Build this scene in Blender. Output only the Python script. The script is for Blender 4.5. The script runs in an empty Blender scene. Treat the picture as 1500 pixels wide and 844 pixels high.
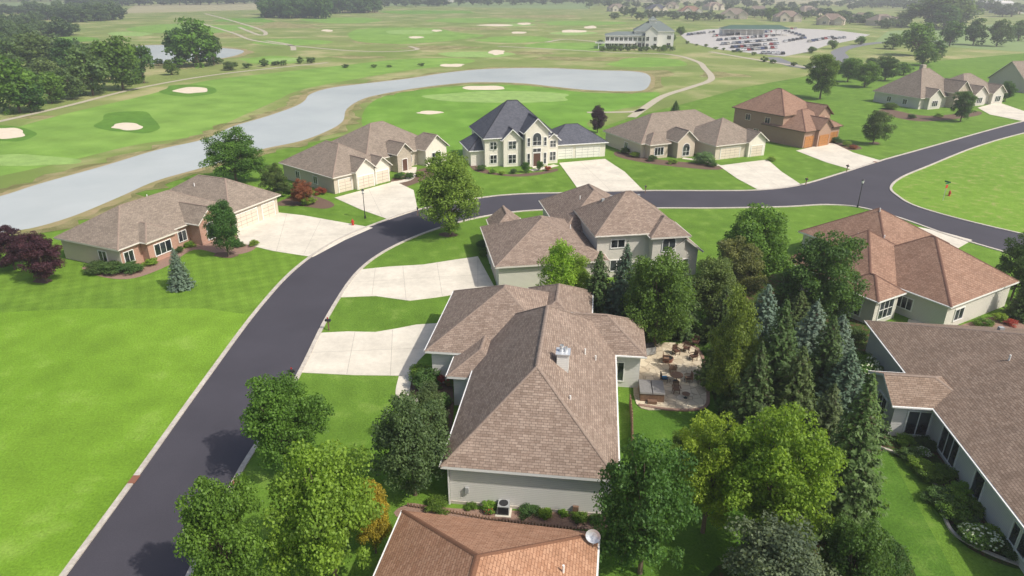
import bpy, bmesh, math, random
import numpy as np
from mathutils import Vector, Matrix
random.seed(7); rng=np.random.default_rng(7)
scene=bpy.context.scene
COL=scene.collection
CAM_H=34.0; PITCH=math.radians(24.1); SP=math.sin(PITCH); CP=math.cos(PITCH)
# ---- ground survey: photogrammetric conversion of photo points to metres on the plane z=h
def P(x,y,h=0.0):
    v=(y-422)/1000.0; down=SP+CP*v
    t=(CAM_H-h)/down
    return (t*(x-750)/1000.0, t*(CP-SP*v))
def height_of(by,ty):
    _,Y=P(750,by); v=(ty-422)/1000.0
    D=Y*(SP+v*CP)/(CP-v*SP)
    return CAM_H-D
# ---------------------------------------------------------------- materials
def newmat(name):
    m=bpy.data.materials.new(name); m.use_nodes=True
    nt=m.node_tree; b=nt.nodes['Principled BSDF']; return m,nt,b
def N(nt,t,**k):
    n=nt.nodes.new(t)
    for a,b in k.items(): setattr(n,a,b)
    return n
def L(nt,a,b): nt.links.new(a,b)
def rgb(c): return (c[0],c[1],c[2],1)
def mixc(nt,fac,a,b,mode='MIX'):
    n=N(nt,'ShaderNodeMix',data_type='RGBA',blend_type=mode)
    if isinstance(fac,(int,float)): n.inputs[0].default_value=fac
    else: L(nt,fac,n.inputs[0])
    for i,c in ((6,a),(7,b)):
        if isinstance(c,tuple): n.inputs[i].default_value=rgb(c)
        else: L(nt,c,n.inputs[i])
    return n.outputs[2]
def math_(nt,op,a,b=None,c=None):
    n=N(nt,'ShaderNodeMath',operation=op)
    for i,v in enumerate((a,b,c)):
        if v is None: continue
        if isinstance(v,(int,float)): n.inputs[i].default_value=v
        else: L(nt,v,n.inputs[i])
    return n.outputs[0]
def noise(nt,vec,scale,detail=4,rough=.6):
    n=N(nt,'ShaderNodeTexNoise'); n.inputs['Scale'].default_value=scale
    n.inputs['Detail'].default_value=detail; n.inputs['Roughness'].default_value=rough
    L(nt,vec,n.inputs['Vector']); return n.outputs['Fac']
def ramp(nt,fac,lo,hi):
    n=N(nt,'ShaderNodeMapRange'); L(nt,fac,n.inputs[0])
    n.inputs[1].default_value=lo; n.inputs[2].default_value=hi; return n.outputs[0]
def bump(nt,b,h,strength,dist):
    n=N(nt,'ShaderNodeBump'); n.inputs['Strength'].default_value=strength; n.inputs['Distance'].default_value=dist
    L(nt,h,n.inputs['Height']); L(nt,n.outputs[0],b.inputs['Normal'])
def gray(nt,v):
    sp=N(nt,'ShaderNodeCombineColor')
    for i in range(3): L(nt,v,sp.inputs[i])
    return sp.outputs[0]
def grass(name,c1,c2,c3=None,stripe=None,big=.05,mid=.35,bumpd=.12,patch=(.55,.75),und=0):
    m,nt,b=newmat(name); pos=N(nt,'ShaderNodeNewGeometry').outputs['Position']
    a=noise(nt,pos,big,5,.65); f=noise(nt,pos,mid,4,.6); g=noise(nt,pos,5.0,4,.75)
    col=mixc(nt,ramp(nt,a,.35,.65),c1,c2)
    if c3: col=mixc(nt,ramp(nt,f,patch[0],patch[1]),col,c3)
    col=mixc(nt,1.0,col,gray(nt,math_(nt,'MULTIPLY_ADD',g,1.3,.35)),'MULTIPLY')
    col=mixc(nt,1.0,col,gray(nt,math_(nt,'MULTIPLY_ADD',f,.8,.6)),'MULTIPLY')
    if stripe:
        for (ang,wid,amp) in stripe:
            d=N(nt,'ShaderNodeVectorMath',operation='DOT_PRODUCT'); L(nt,pos,d.inputs[0])
            d.inputs[1].default_value=(math.cos(ang)*math.pi/wid,math.sin(ang)*math.pi/wid,0)
            s=math_(nt,'SINE',math_(nt,'ADD',d.outputs['Value'],math_(nt,'MULTIPLY',a,1.5)))
            s=N_clamp(nt,math_(nt,'MULTIPLY',s,2.0))
            s=math_(nt,'MULTIPLY_ADD',s,amp,1.0)
            col=mixc(nt,1.0,col,gray(nt,s),'MULTIPLY')
    L(nt,col,b.inputs['Base Color']); b.inputs['Roughness'].default_value=.95
    b.inputs['Specular IOR Level'].default_value=.1
    h=g
    if und: h=math_(nt,'MULTIPLY_ADD',noise(nt,pos,.03,3,.5),und,math_(nt,'MULTIPLY',g,bumpd)); bump(nt,b,h,1,1)
    else: bump(nt,b,g,.8,bumpd)
    return m
def N_clamp(nt,v):
    n=N(nt,'ShaderNodeClamp'); n.inputs['Min'].default_value=-1; n.inputs['Max'].default_value=1
    L(nt,v,n.inputs['Value']); return n.outputs[0]
def rough(name,c1,c2,scale=3,r=.9,bd=.01,detail=6,spec=.3,big=None,lo=.3,hi=.7):
    m,nt,b=newmat(name); pos=N(nt,'ShaderNodeNewGeometry').outputs['Position']
    a=noise(nt,pos,scale,detail,.7); col=mixc(nt,ramp(nt,a,lo,hi),c1,c2)
    if big:
        q=noise(nt,pos,big,4,.6); col=mixc(nt,1.0,col,gray(nt,math_(nt,'MULTIPLY_ADD',q,.6,.7)),'MULTIPLY')
    L(nt,col,b.inputs['Base Color']); b.inputs['Roughness'].default_value=r
    b.inputs['Specular IOR Level'].default_value=spec
    if bd: bump(nt,b,a,.7,bd)
    return m
def plain(name,c,r=.5,metal=0,spec=.5):
    m,nt,b=newmat(name); pos=N(nt,'ShaderNodeNewGeometry').outputs['Position']
    a=noise(nt,pos,8,4); col=mixc(nt,a,tuple(x*.88 for x in c),tuple(min(1,x*1.1) for x in c))
    L(nt,col,b.inputs['Base Color']); b.inputs['Roughness'].default_value=r; b.inputs['Metallic'].default_value=metal
    b.inputs['Specular IOR Level'].default_value=spec
    return m
def shingle(name,c1,c2,cm):
    m,nt,b=newmat(name); uv=N(nt,'ShaderNodeUVMap').outputs[0]
    pos=N(nt,'ShaderNodeNewGeometry').outputs['Position']
    br=N(nt,'ShaderNodeTexBrick'); L(nt,uv,br.inputs['Vector']); br.offset=.37; br.offset_frequency=2
    br.inputs['Scale'].default_value=1; br.inputs['Brick Width'].default_value=.42; br.inputs['Row Height'].default_value=.19
    br.inputs['Mortar Size'].default_value=.016; br.inputs['Mortar Smooth'].default_value=.3; br.inputs['Bias'].default_value=0
    br.inputs['Color1'].default_value=rgb(c1); br.inputs['Color2'].default_value=rgb(c2); br.inputs['Mortar'].default_value=rgb(cm)
    a=noise(nt,pos,.5,5,.7); g=noise(nt,pos,7,3,.8)
    v=math_(nt,'MULTIPLY_ADD',a,.5,math_(nt,'MULTIPLY_ADD',g,.8,.35))
    mp=N(nt,'ShaderNodeMapping'); mp.inputs['Scale'].default_value=(1.3,.12,1); L(nt,uv,mp.inputs[0])
    st=noise(nt,mp.outputs[0],1.0,4,.6)
    v=math_(nt,'MULTIPLY',v,math_(nt,'MULTIPLY_ADD',st,.4,.8))
    col=mixc(nt,1.0,br.outputs['Color'],gray(nt,v),'MULTIPLY')
    L(nt,col,b.inputs['Base Color']); b.inputs['Roughness'].default_value=.92; b.inputs['Specular IOR Level'].default_value=.2
    bump(nt,b,math_(nt,'SUBTRACT',g,br.outputs['Fac']),.5,.02)
    return m
def siding(name,c,row=.16):
    m,nt,b=newmat(name); oc=N(nt,'ShaderNodeTexCoord').outputs['Object']
    s=N(nt,'ShaderNodeSeparateXYZ'); L(nt,oc,s.inputs[0])
    fr=math_(nt,'FRACT',math_(nt,'DIVIDE',s.outputs[2],row))
    lip=ramp(nt,fr,.0,.16); a=noise(nt,oc,1.2,4)
    col=mixc(nt,a,tuple(x*.9 for x in c),c); dk=tuple(x*.62 for x in c)
    col=mixc(nt,lip,dk,col)
    L(nt,col,b.inputs['Base Color']); b.inputs['Roughness'].default_value=.6
    bump(nt,b,math_(nt,'SUBTRACT',1.0,fr),.6,.02)
    return m
def masonry(name,c1,c2,cm,w=.24,h=.08,mort=.012):
    m,nt,b=newmat(name); oc=N(nt,'ShaderNodeTexCoord').outputs['Object']
    s=N(nt,'ShaderNodeSeparateXYZ'); L(nt,oc,s.inputs[0]); c=N(nt,'ShaderNodeCombineXYZ')
    L(nt,math_(nt,'ADD',s.outputs[0],s.outputs[1]),c.inputs[0]); L(nt,s.outputs[2],c.inputs[1])
    br=N(nt,'ShaderNodeTexBrick'); L(nt,c.outputs[0],br.inputs['Vector']); br.inputs['Scale'].default_value=1
    br.inputs['Brick Width'].default_value=w; br.inputs['Row Height'].default_value=h; br.inputs['Mortar Size'].default_value=mort
    br.inputs['Color1'].default_value=rgb(c1); br.inputs['Color2'].default_value=rgb(c2); br.inputs['Mortar'].default_value=rgb(cm)
    a=noise(nt,oc,.9,4); col=mixc(nt,.35,br.outputs['Color'],mixc(nt,a,c1,c2))
    L(nt,col,b.inputs['Base Color']); b.inputs['Roughness'].default_value=.85
    bump(nt,b,br.outputs['Fac'],-.5,.02)
    return m
def leafmat(name='foliage'):
    m,nt,b=newmat(name)
    oi=N(nt,'ShaderNodeObjectInfo'); at=N(nt,'ShaderNodeAttribute',attribute_name='shade')
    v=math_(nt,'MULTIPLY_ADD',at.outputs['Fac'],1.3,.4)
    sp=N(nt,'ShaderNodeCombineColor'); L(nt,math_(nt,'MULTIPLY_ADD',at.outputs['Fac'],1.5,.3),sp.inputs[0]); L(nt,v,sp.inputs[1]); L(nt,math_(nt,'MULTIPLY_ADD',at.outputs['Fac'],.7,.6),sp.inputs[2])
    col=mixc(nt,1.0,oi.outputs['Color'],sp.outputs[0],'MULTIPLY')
    L(nt,col,b.inputs['Base Color']); b.inputs['Roughness'].default_value=.55; b.inputs['Specular IOR Level'].default_value=.3
    tr=N(nt,'ShaderNodeBsdfTranslucent'); L(nt,mixc(nt,1.0,col,(1.6,1.5,.7),'MULTIPLY'),tr.inputs[0])
    mx=N(nt,'ShaderNodeMixShader'); mx.inputs[0].default_value=.4
    L(nt,b.outputs[0],mx.inputs[1]); L(nt,tr.outputs[0],mx.inputs[2])
    L(nt,mx.outputs[0],nt.nodes['Material Output'].inputs[0]); return m
def objcol(name,r=.3,metal=0):
    m,nt,b=newmat(name); oi=N(nt,'ShaderNodeObjectInfo'); L(nt,oi.outputs['Color'],b.inputs['Base Color'])
    b.inputs['Roughness'].default_value=r; b.inputs['Metallic'].default_value=metal; b.inputs['Coat Weight'].default_value=.3; return m
M={}
M['lawn']=grass('lawn_grass',(.105,.20,.024),(.14,.25,.032),(.17,.255,.05),stripe=[(.3,1.1,.02)])
M['lawn_bright']=grass('bright_lawn_grass',(.15,.28,.024),(.185,.325,.032),(.21,.32,.055),big=.04,mid=.2,stripe=[(2.7,2.2,.015)])
M['lawn_stripe']=grass('striped_lawn_grass',(.12,.22,.024),(.15,.265,.03),(.155,.255,.035),stripe=[(.45,.75,.045),(2.0,.75,.04)])
M['lawn_patchy']=grass('patchy_lawn_grass',(.15,.275,.03),(.18,.315,.037),(.26,.27,.09),mid=.6,patch=(.53,.7))
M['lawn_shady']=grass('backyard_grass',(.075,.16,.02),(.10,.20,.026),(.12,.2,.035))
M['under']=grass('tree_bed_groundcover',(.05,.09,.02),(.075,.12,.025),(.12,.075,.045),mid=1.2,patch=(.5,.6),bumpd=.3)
M['rough']=grass('golf_rough',(.17,.24,.055),(.24,.28,.09),(.33,.31,.15),big=.012,mid=.035,patch=(.5,.66),und=2.5,bumpd=.1)
M['tallgrass']=grass('tall_prairie_grass',(.22,.23,.08),(.30,.28,.12),(.36,.32,.16),big=.05,mid=.15,patch=(.45,.65),und=1,bumpd=.4)
M['fairway']=grass('fairway_grass',(.165,.295,.05),(.205,.34,.065),(.20,.32,.065),stripe=[(1.0,5,.025)],big=.02,mid=.1,und=1.2,bumpd=.05)
M['fairway2']=grass('peninsula_grass',(.125,.255,.032),(.16,.305,.042),(.17,.30,.05),stripe=[(.2,3,.02)],big=.03,mid=.1,und=.8,bumpd=.05)
M['green']=grass('putting_green_grass',(.24,.37,.10),(.27,.40,.12),None,stripe=[(.5,2.5,.02)],bumpd=.02)
M['darkring']=grass('bunker_collar_grass',(.09,.20,.03),(.12,.24,.03),None,bumpd=.1)
M['field']=rough('crop_field',(.32,.31,.16),(.42,.38,.23),.02,1,0)
M['field2']=rough('green_crop_field',(.18,.26,.09),(.22,.3,.11),.02,1,0)
M['sand']=rough('bunker_sand',(.62,.53,.40),(.72,.63,.50),.6,1,.05)
M['shore']=rough('shore_soil',(.22,.22,.07),(.36,.27,.16),.25,1,.1)
M['asphalt']=rough('asphalt',(.046,.043,.054),(.072,.067,.080),14,.8,.004,big=.12)
M['asphalt_old']=rough('worn_asphalt',(.16,.16,.17),(.22,.22,.23),3,.9,.004)
M['concrete']=rough('concrete',(.58,.53,.44),(.68,.63,.53),1.5,.85,.004,big=.3)
M['concrete2']=rough('kerb_concrete',(.40,.35,.30),(.58,.54,.47),3,.9,.004,big=.5)
M['lot']=rough('parking_lot_pavement',(.42,.40,.38),(.50,.48,.45),.3,.9,0)
M['path']=rough('path_pavement',(.40,.36,.27),(.48,.43,.33),.6,.9,0)
M['mulch']=rough('bark_mulch',(.10,.06,.04),(.19,.125,.09),6,1,.05)
M['redmulch']=rough('red_stone_mulch',(.20,.12,.09),(.34,.23,.18),8,1,.05)
M['joint']=plain('joint_line',(.36,.32,.27),.9)
M['rust']=plain('drain_rust',(.24,.10,.06),.8)
m,nt,b=newmat('flagstone'); pos=N(nt,'ShaderNodeNewGeometry').outputs['Position']
vo=N(nt,'ShaderNodeTexVoronoi'); vo.inputs['Scale'].default_value=1.3; L(nt,pos,vo.inputs['Vector'])
sep=N(nt,'ShaderNodeSeparateColor'); L(nt,vo.outputs['Color'],sep.inputs[0])
vd=N(nt,'ShaderNodeTexVoronoi',feature='DISTANCE_TO_EDGE'); vd.inputs['Scale'].default_value=1.3; L(nt,pos,vd.inputs['Vector'])
c=mixc(nt,sep.outputs[0],(.46,.38,.27),(.64,.56,.42)); c=mixc(nt,ramp(nt,vd.outputs['Distance'],0,.05),(.3,.24,.17),c)
L(nt,c,b.inputs['Base Color']); b.inputs['Roughness'].default_value=.85; M['pavers']=m
m,nt,b=newmat('pond_water'); pos=N(nt,'ShaderNodeNewGeometry').outputs['Position']
a=noise(nt,pos,.03,4,.6); L(nt,mixc(nt,ramp(nt,a,.3,.7),(.43,.45,.42),(.56,.57,.53)),b.inputs['Base Color'])
b.inputs['Roughness'].default_value=.18; b.inputs['Specular IOR Level'].default_value=.6
bump(nt,b,noise(nt,pos,.9,4,.6),.3,.06); M['water']=m
M['roof_brown']=shingle('brown_shingles',(.225,.165,.13),(.335,.26,.21),(.12,.09,.07))
M['roof_brown2']=shingle('weathered_brown_shingles',(.22,.155,.115),(.315,.235,.18),(.12,.085,.06))
M['roof_taupe']=shingle('taupe_shingles',(.215,.175,.14),(.31,.255,.205),(.12,.095,.075))
M['roof_rust']=shingle('rust_shingles',(.33,.175,.105),(.43,.25,.16),(.18,.09,.055))
M['roof_red']=shingle('red_brown_shingles',(.245,.145,.10),(.33,.21,.15),(.145,.08,.06))
M['roof_slate']=shingle('slate_blue_shingles',(.085,.09,.11),(.13,.135,.16),(.04,.04,.05))
M['roof_green']=plain('green_grey_roof',(.16,.19,.18),.8)
M['roof_dkgreen']=plain('dark_green_roof',(.05,.11,.08),.7)
M['cap']=rough('ridge_cap_shingle',(.20,.145,.115),(.33,.26,.21),5,.9,.01)
M['fascia']=plain('fascia_paint',(.66,.62,.55),.5)
M['fascia_w']=plain('white_fascia_paint',(.8,.79,.76),.5)
M['fascia_d']=plain('bronze_fascia',(.12,.08,.05),.5)
M['greige']=siding('greige_siding',(.62,.59,.52)); M['cream']=siding('cream_siding',(.62,.57,.46))
M['grey']=siding('grey_siding',(.68,.66,.62)); M['beige']=siding('beige_siding',(.58,.51,.41))
M['whites']=siding('white_siding',(.78,.77,.73)); M['stucco']=rough('cream_stucco',(.66,.62,.53),(.74,.70,.61),2,.9,.01)
M['brick']=masonry('red_brick',(.36,.15,.09),(.46,.26,.18),(.45,.4,.35))
M['stone']=masonry('field_stone',(.34,.29,.23),(.52,.45,.36),(.3,.27,.23),.45,.2,.02)
M['tanbrick']=masonry('tan_brick',(.48,.38,.28),(.56,.48,.38),(.5,.46,.4))
M['rbrick']=masonry('brown_brick',(.30,.17,.11),(.38,.23,.16),(.35,.3,.25))
m,nt,b=newmat('window_glass'); pos=N(nt,'ShaderNodeTexCoord').outputs['Object']
L(nt,mixc(nt,ramp(nt,noise(nt,pos,.8,2),.4,.6),(.012,.016,.02),(.06,.07,.075)),b.inputs['Base Color']); b.inputs['Roughness'].default_value=.06; b.inputs['Specular IOR Level'].default_value=.8; M['glass']=m
M['white']=plain('white_trim',(.78,.77,.74),.45); M['tantrim']=plain('tan_trim',(.6,.5,.38),.5)
M['gdoor']=plain('garage_door_paint',(.66,.57,.47),.5); M['gdoor_w']=plain('white_garage_door',(.78,.76,.7),.5)
M['wood']=rough('stained_wood',(.34,.15,.05),(.46,.22,.08),3,.5,.01); M['darkwood']=rough('weathered_wood',(.14,.08,.05),(.24,.15,.1),4,.8,.01)
M['door']=plain('front_door_paint',(.10,.05,.035),.4); M['metal']=plain('galvanised_metal',(.62,.64,.66),.35,.4); M['black']=plain('black_metal',(.025,.025,.028),.4)
M['bark']=rough('tree_bark',(.11,.08,.055),(.20,.15,.11),8,.95,.03)
M['leaf']=leafmat(); M['carpaint']=objcol('car_paint',.3); M['tyre']=plain('tyre_rubber',(.02,.02,.02),.8)
M['red']=plain('red_paint',(.5,.03,.02),.4); M['signgreen']=plain('sign_green',(.01,.16,.07),.4); M['blue']=plain('blue_fabric',(.05,.22,.42),.8)
M['flower']=plain('white_flower_heads',(.62,.66,.45),.8); M['pink']=plain('red_flower_heads',(.55,.04,.06),.8)
M['tub']=rough('hot_tub_cover',(.20,.19,.18),(.26,.25,.24),4,.7,.01); M['ac']=plain('grey_enamel',(.35,.36,.36),.5)
# ---------------------------------------------------------------- helpers
def mkobj(name,verts,faces,mats,fm=None,uvs=None,parent=None,smooth=False):
    me=bpy.data.meshes.new(name); me.from_pydata([tuple(v) for v in verts],[],faces)
    for m in mats: me.materials.append(m)
    if fm: me.polygons.foreach_set('material_index',fm)
    if uvs is not None:
        uv=me.uv_layers.new(name='UVMap'); uv.data.foreach_set('uv',np.array(uvs,dtype=np.float32).ravel())
    if smooth: me.polygons.foreach_set('use_smooth',[True]*len(me.polygons))
    me.update(); o=bpy.data.objects.new(name,me); COL.objects.link(o)
    if parent: o.parent=parent
    return o
def catmull(pts,closed=False,n=6):
    out=[]; k=len(pts); pts=[np.array(p,float) for p in pts]
    rngi=range(k) if closed else range(k-1)
    for i in rngi:
        p0=pts[(i-1)%k] if closed or i>0 else pts[0]; p1=pts[i]; p2=pts[(i+1)%k]
        p3=pts[(i+2)%k] if closed or i+2<k else pts[-1]
        for j in range(n):
            t=j/n; out.append(.5*((2*p1)+(-p0+p2)*t+(2*p0-5*p1+4*p2-p3)*t*t+(-p0+3*p1-3*p2+p3)*t**3))
    if not closed: out.append(pts[-1])
    return [tuple(p) for p in out]
def sheetw(name,pts,z,mat,parent=None,thick=0):
    bm=bmesh.new(); vs=[bm.verts.new((p[0],p[1],z)) for p in pts]; f=bm.faces.new(vs); bm.normal_update()
    if f.normal.z<0: f.normal_flip()
    if thick:
        r=bmesh.ops.extrude_face_region(bm,geom=[f]); 
        for v in [g for g in r['geom'] if isinstance(g,bmesh.types.BMVert)]: v.co.z=z
        for v in vs: v.co.z=z-thick
    bmesh.ops.triangulate(bm,faces=bm.faces[:],ngon_method='EAR_CLIP')
    me=bpy.data.meshes.new(name); bm.to_mesh(me); bm.free(); me.materials.append(mat)
    o=bpy.data.objects.new(name,me); COL.objects.link(o)
    if parent: o.parent=parent
    return o
def sheet(name,px,z,mat,sm=True,thick=0,n=5):
    w=[P(*p) for p in px]
    if sm: w=catmull(w,True,n)
    return sheetw(name,w,z,mat,thick=thick)
def blob(name,cx,cy,w,h,z,mat,seed=0,irr=.18):
    r=random.Random(seed+int(cx)); k=11; pts=[]
    for i in range(k):
        a=2*math.pi*i/k; q=1+r.uniform(-irr,irr)
        pts.append((cx+w/2*q*math.cos(a),cy+h/2*q*math.sin(a)))
    return sheet(name,pts,z,mat)
def ribbon(name,pts,width,z,mat,h=0,sm=True,n=6,shift=0):
    if sm: pts=catmull(pts,False,n)
    pts=[np.array(p) for p in pts]; V=[];F=[]
    for i,p in enumerate(pts):
        d=pts[min(i+1,len(pts)-1)]-pts[max(i-1,0)]; d=d/np.linalg.norm(d); nrm=np.array([-d[1],d[0]])
        a=p+nrm*(width/2+shift); b_=p-nrm*(width/2-shift)
        V+= [(a[0],a[1],z+h),(b_[0],b_[1],z+h),(a[0],a[1],z),(b_[0],b_[1],z)]
    for i in range(len(pts)-1):
        k=4*i; F.append((k+1,k+5,k+4,k))
        if h: F.append((k,k+4,k+6,k+2)); F.append((k+3,k+7,k+5,k+1))
    return mkobj(name,V,F,[mat])
# ---------------------------------------------------------------- world, sun, camera
SUN_EL=math.radians(48); SUNV=Vector((.86,-.50,0)).normalized()
w=bpy.data.worlds.new('World'); scene.world=w; w.use_nodes=True; nt=w.node_tree
sky=N(nt,'ShaderNodeTexSky',sky_type='NISHITA'); sky.sun_disc=False; sky.sun_elevation=SUN_EL
az=math.atan2(SUNV.x,SUNV.y); sky.sun_rotation=az; sky.dust_density=3.5; sky.ozone_density=.6
L(nt,sky.outputs[0],nt.nodes['Background'].inputs[0]); nt.nodes['Background'].inputs[1].default_value=.15
sl=bpy.data.lights.new('sun','SUN'); sl.energy=4.2; sl.angle=math.radians(.9); sl.color=(1,.95,.86)
so=bpy.data.objects.new('sun',sl); COL.objects.link(so)
sd=Vector((SUNV.x*math.cos(SUN_EL),SUNV.y*math.cos(SUN_EL),math.sin(SUN_EL))); so.rotation_euler=sd.to_track_quat('Z','Y').to_euler(); so.location=(60,-20,90)
cd=bpy.data.cameras.new('camera'); cd.lens=24; cd.sensor_width=36; cd.clip_end=20000; cd.clip_start=.5
co=bpy.data.objects.new('camera',cd); COL.objects.link(co); co.location=(0,0,CAM_H); co.rotation_euler=(math.radians(90)-PITCH,0,0); scene.camera=co
scene.view_settings.view_transform='Standard'; scene.view_settings.look='None'; scene.view_settings.exposure=0
# summer haze: a real low layer of air over the whole district
hz=bpy.data.materials.new('haze_air'); hz.use_nodes=True; t_=hz.node_tree; t_.nodes.remove(t_.nodes['Principled BSDF'])
vs_=t_.nodes.new('ShaderNodeVolumeScatter'); vs_.inputs['Color'].default_value=(.97,.98,1,1); vs_.inputs['Density'].default_value=.00052; vs_.inputs['Anisotropy'].default_value=.35
t_.links.new(vs_.outputs[0],t_.nodes['Material Output'].inputs['Volume'])
X0,X1,Y0,Y1,Z0,Z1=-8000,8000,-250,9000,-2,70
mkobj('haze',[(X0,Y0,Z0),(X1,Y0,Z0),(X1,Y1,Z0),(X0,Y1,Z0),(X0,Y0,Z1),(X1,Y0,Z1),(X1,Y1,Z1),(X0,Y1,Z1)],[(0,3,2,1),(4,5,6,7),(0,1,5,4),(1,2,6,5),(2,3,7,6),(3,0,4,7)],[hz])
# ---------------------------------------------------------------- ground
mkobj('ground',[(-9000,-300,0),(9000,-300,0),(9000,14000,0),(-9000,14000,0)],[(0,1,2,3)],[M['lawn']])
rg=[P(*p) for p in [(-700,470),(-200,372),(0,345),(120,316),(230,265),(430,215),(520,195),(560,205),(700,200),(885,185),(930,170),(1010,150),(1090,128),(1180,112),(1280,98),(1500,78),(2200,60)]]
sheetw('golf_course_ground',rg+[(8800,2500),(8800,13800),(-8800,13800),(-8800,1500),(-800,200)],.004,M['rough'])
for i,(p,m) in enumerate([([(175,20),(390,14),(385,4),(200,7)],'field'),([(0,14),(170,10),(160,3),(-100,5)],'field2'),([(560,8),(860,14),(880,4),(560,1)],'field2'),
    ([(930,4),(1350,8),(1500,2),(930,-2)],'field'),([(570,-4),(900,-1),(1500,-6),(900,-10)],'field'),([(1280,62),(1500,76),(1700,70),(1700,40),(1450,36),(1300,46)],'field2'),([(-300,-2),(500,-4),(500,-9),(-300,-9)],'field')]):
    sheet('field',p,.008+.0003*i,M[m],False)
for i,(cx,cy,ww,hh) in enumerate([(420,38,110,9),(560,62,90,8),(640,70,120,6),(520,84,70,5),(930,58,70,9),(960,108,70,9),(230,98,120,8),(770,78,100,5),(680,42,110,5),(330,52,60,6),(150,116,90,6),(540,18,100,4),(800,24,120,4),(470,112,80,5),(60,172,80,6),(1060,110,70,8),(520,104,80,5),(860,86,140,6),(90,285,150,12),(320,212,120,8)]):
    blob('tall_grass_patch',cx,cy,ww,hh,.0095+.00012*i,M['tallgrass'],i,.35)
sheet('bright_lawn',[(-260,620),(-100,500),(0,458),(120,452),(300,452),(372,462),(300,560),(200,700),(95,844),(-20,1000),(-500,1000)],.006,M['lawn_bright'],False)
sheet('striped_lawn',[(0,350),(110,325),(230,300),(350,352),(455,376),(372,462),(300,452),(120,452),(0,458),(-100,500),(-260,440),(-100,370)],.007,M['lawn_stripe'],False)
sheet('corner_lot_lawn',[(1500,195),(1430,215),(1360,243),(1320,260),(1306,275),(1315,288),(1340,302),(1400,320),(1500,344),(1640,375),(1700,200)],.007,M['lawn_patchy'],False)
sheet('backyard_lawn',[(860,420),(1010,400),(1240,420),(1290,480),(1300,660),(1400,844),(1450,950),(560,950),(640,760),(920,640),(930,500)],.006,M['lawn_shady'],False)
# golf
sheet('fairway',[(-60,215),(-60,270),(0,258),(100,236),(200,212),(290,198),(350,172),(400,150),(440,132),(520,116),(600,103),(690,92),(680,86),(600,86),(500,96),(400,107),(300,119),(200,143),(100,166),(20,188)],.013,M['fairway'])
sheet('peninsula_lawn',[(540,200),(532,165),(560,142),(620,131),(700,125),(780,126),(850,135),(920,137),(965,136),(950,152),(900,162),(860,180),(880,200),(820,225),(700,228),(600,225)],.013,M['fairway2'])
for i,(cx,cy,ww,hh,m) in enumerate([(600,52,190,22,'fairway'),(400,88,90,11,'fairway'),(860,68,180,12,'fairway'),(280,42,170,14,'fairway'),(500,30,120,8,'fairway'),(760,58,120,9,'fairway'),(700,30,160,7,'fairway'),(950,92,110,14,'fairway'),(110,58,70,8,'fairway2'),(430,62,120,9,'fairway'),
    (360,30,90,6,'fairway2'),(850,34,120,6,'fairway'),(620,18,150,5,'fairway2'),(40,235,150,16,'green'),(725,143,230,17,'green'),(700,80,110,9,'green'),(600,47,80,7,'green'),(420,88,60,6,'green'),(840,49,70,5,'green'),(190,50,70,6,'green'),(755,37,60,4,'green')]):
    blob('putting_green' if m=='green' else 'fairway',cx,cy,ww,hh,.0145+i*.0005 if m!='green' else .03+.0005*i,M[m],i)
for i,(cx,cy,ww,hh) in enumerate([(190,180,95,30),(280,132,90,17),(8,196,90,24)]): blob('bunker_collar',cx,cy,ww,hh,.026,M['darkring'],i)
for i,(cx,cy,ww,hh) in enumerate([(187,186,48,10),(279,132,46,9),(8,195,62,15),(710,129,62,6),(630,165,38,5),(663,96,34,5),(727,77,24,7),(610,55,20,3),(840,46,42,4),(725,37,52,3),(768,35,20,3),(640,45,16,3),(760,48,22,3),(865,40,16,4),(480,45,18,3),(300,60,14,4),(690,112,16,3)]):
    blob('sand_bunker',cx,cy,ww,hh,.045,M['sand'],i*3,.22)
riv=[(-300,372),(-100,312),(0,288),(60,269),(150,244),(230,220),(300,204),(340,186),(390,171),(430,157),(446,148),(455,138),(485,129),(540,122),(600,115),(660,106),(720,101),(800,100),(870,103),(930,105),(952,112),(947,130),(920,134),(860,132),(810,127),(760,122),(690,121),(620,128),(560,138),(530,146),(508,160),(502,178),(480,192),(440,207),(380,220),(300,245),(230,265),(175,289),(110,316),(50,334),(0,342),(-150,375),(-350,430)]
def grow(poly,d):
    pts=[np.array(p) for p in catmull([P(*p) for p in poly],True,5)]; k=len(pts)
    A=sum(pts[i][0]*pts[(i+1)%k][1]-pts[(i+1)%k][0]*pts[i][1] for i in range(k)); s=1 if A>0 else -1
    r=random.Random(3); out=[]
    for i in range(k):
        t=pts[(i+1)%k]-pts[(i-1)%k]; t/=max(1e-6,np.linalg.norm(t)); out.append(tuple(pts[i]+s*np.array([t[1],-t[0]])*d*r.uniform(.4,1.6)))
    return out
sheetw('bank_grass',grow(riv,3.6),.047,M['tallgrass'])
sheetw('shore',grow(riv,1.5),.050,M['shore'])
sheetw('water',catmull([P(*p) for p in riv],True,5),.054,M['water'])
pond=[(190,70),(240,66),(300,69),(356,74),(335,84),(270,91),(200,92)]
sheetw('shore',grow(pond,4),.048,M['shore']); sheet('water',pond,.052,M['water'])
sheet('water',[(10,14),(45,12),(50,15),(15,17)],.052,M['water'])
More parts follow.
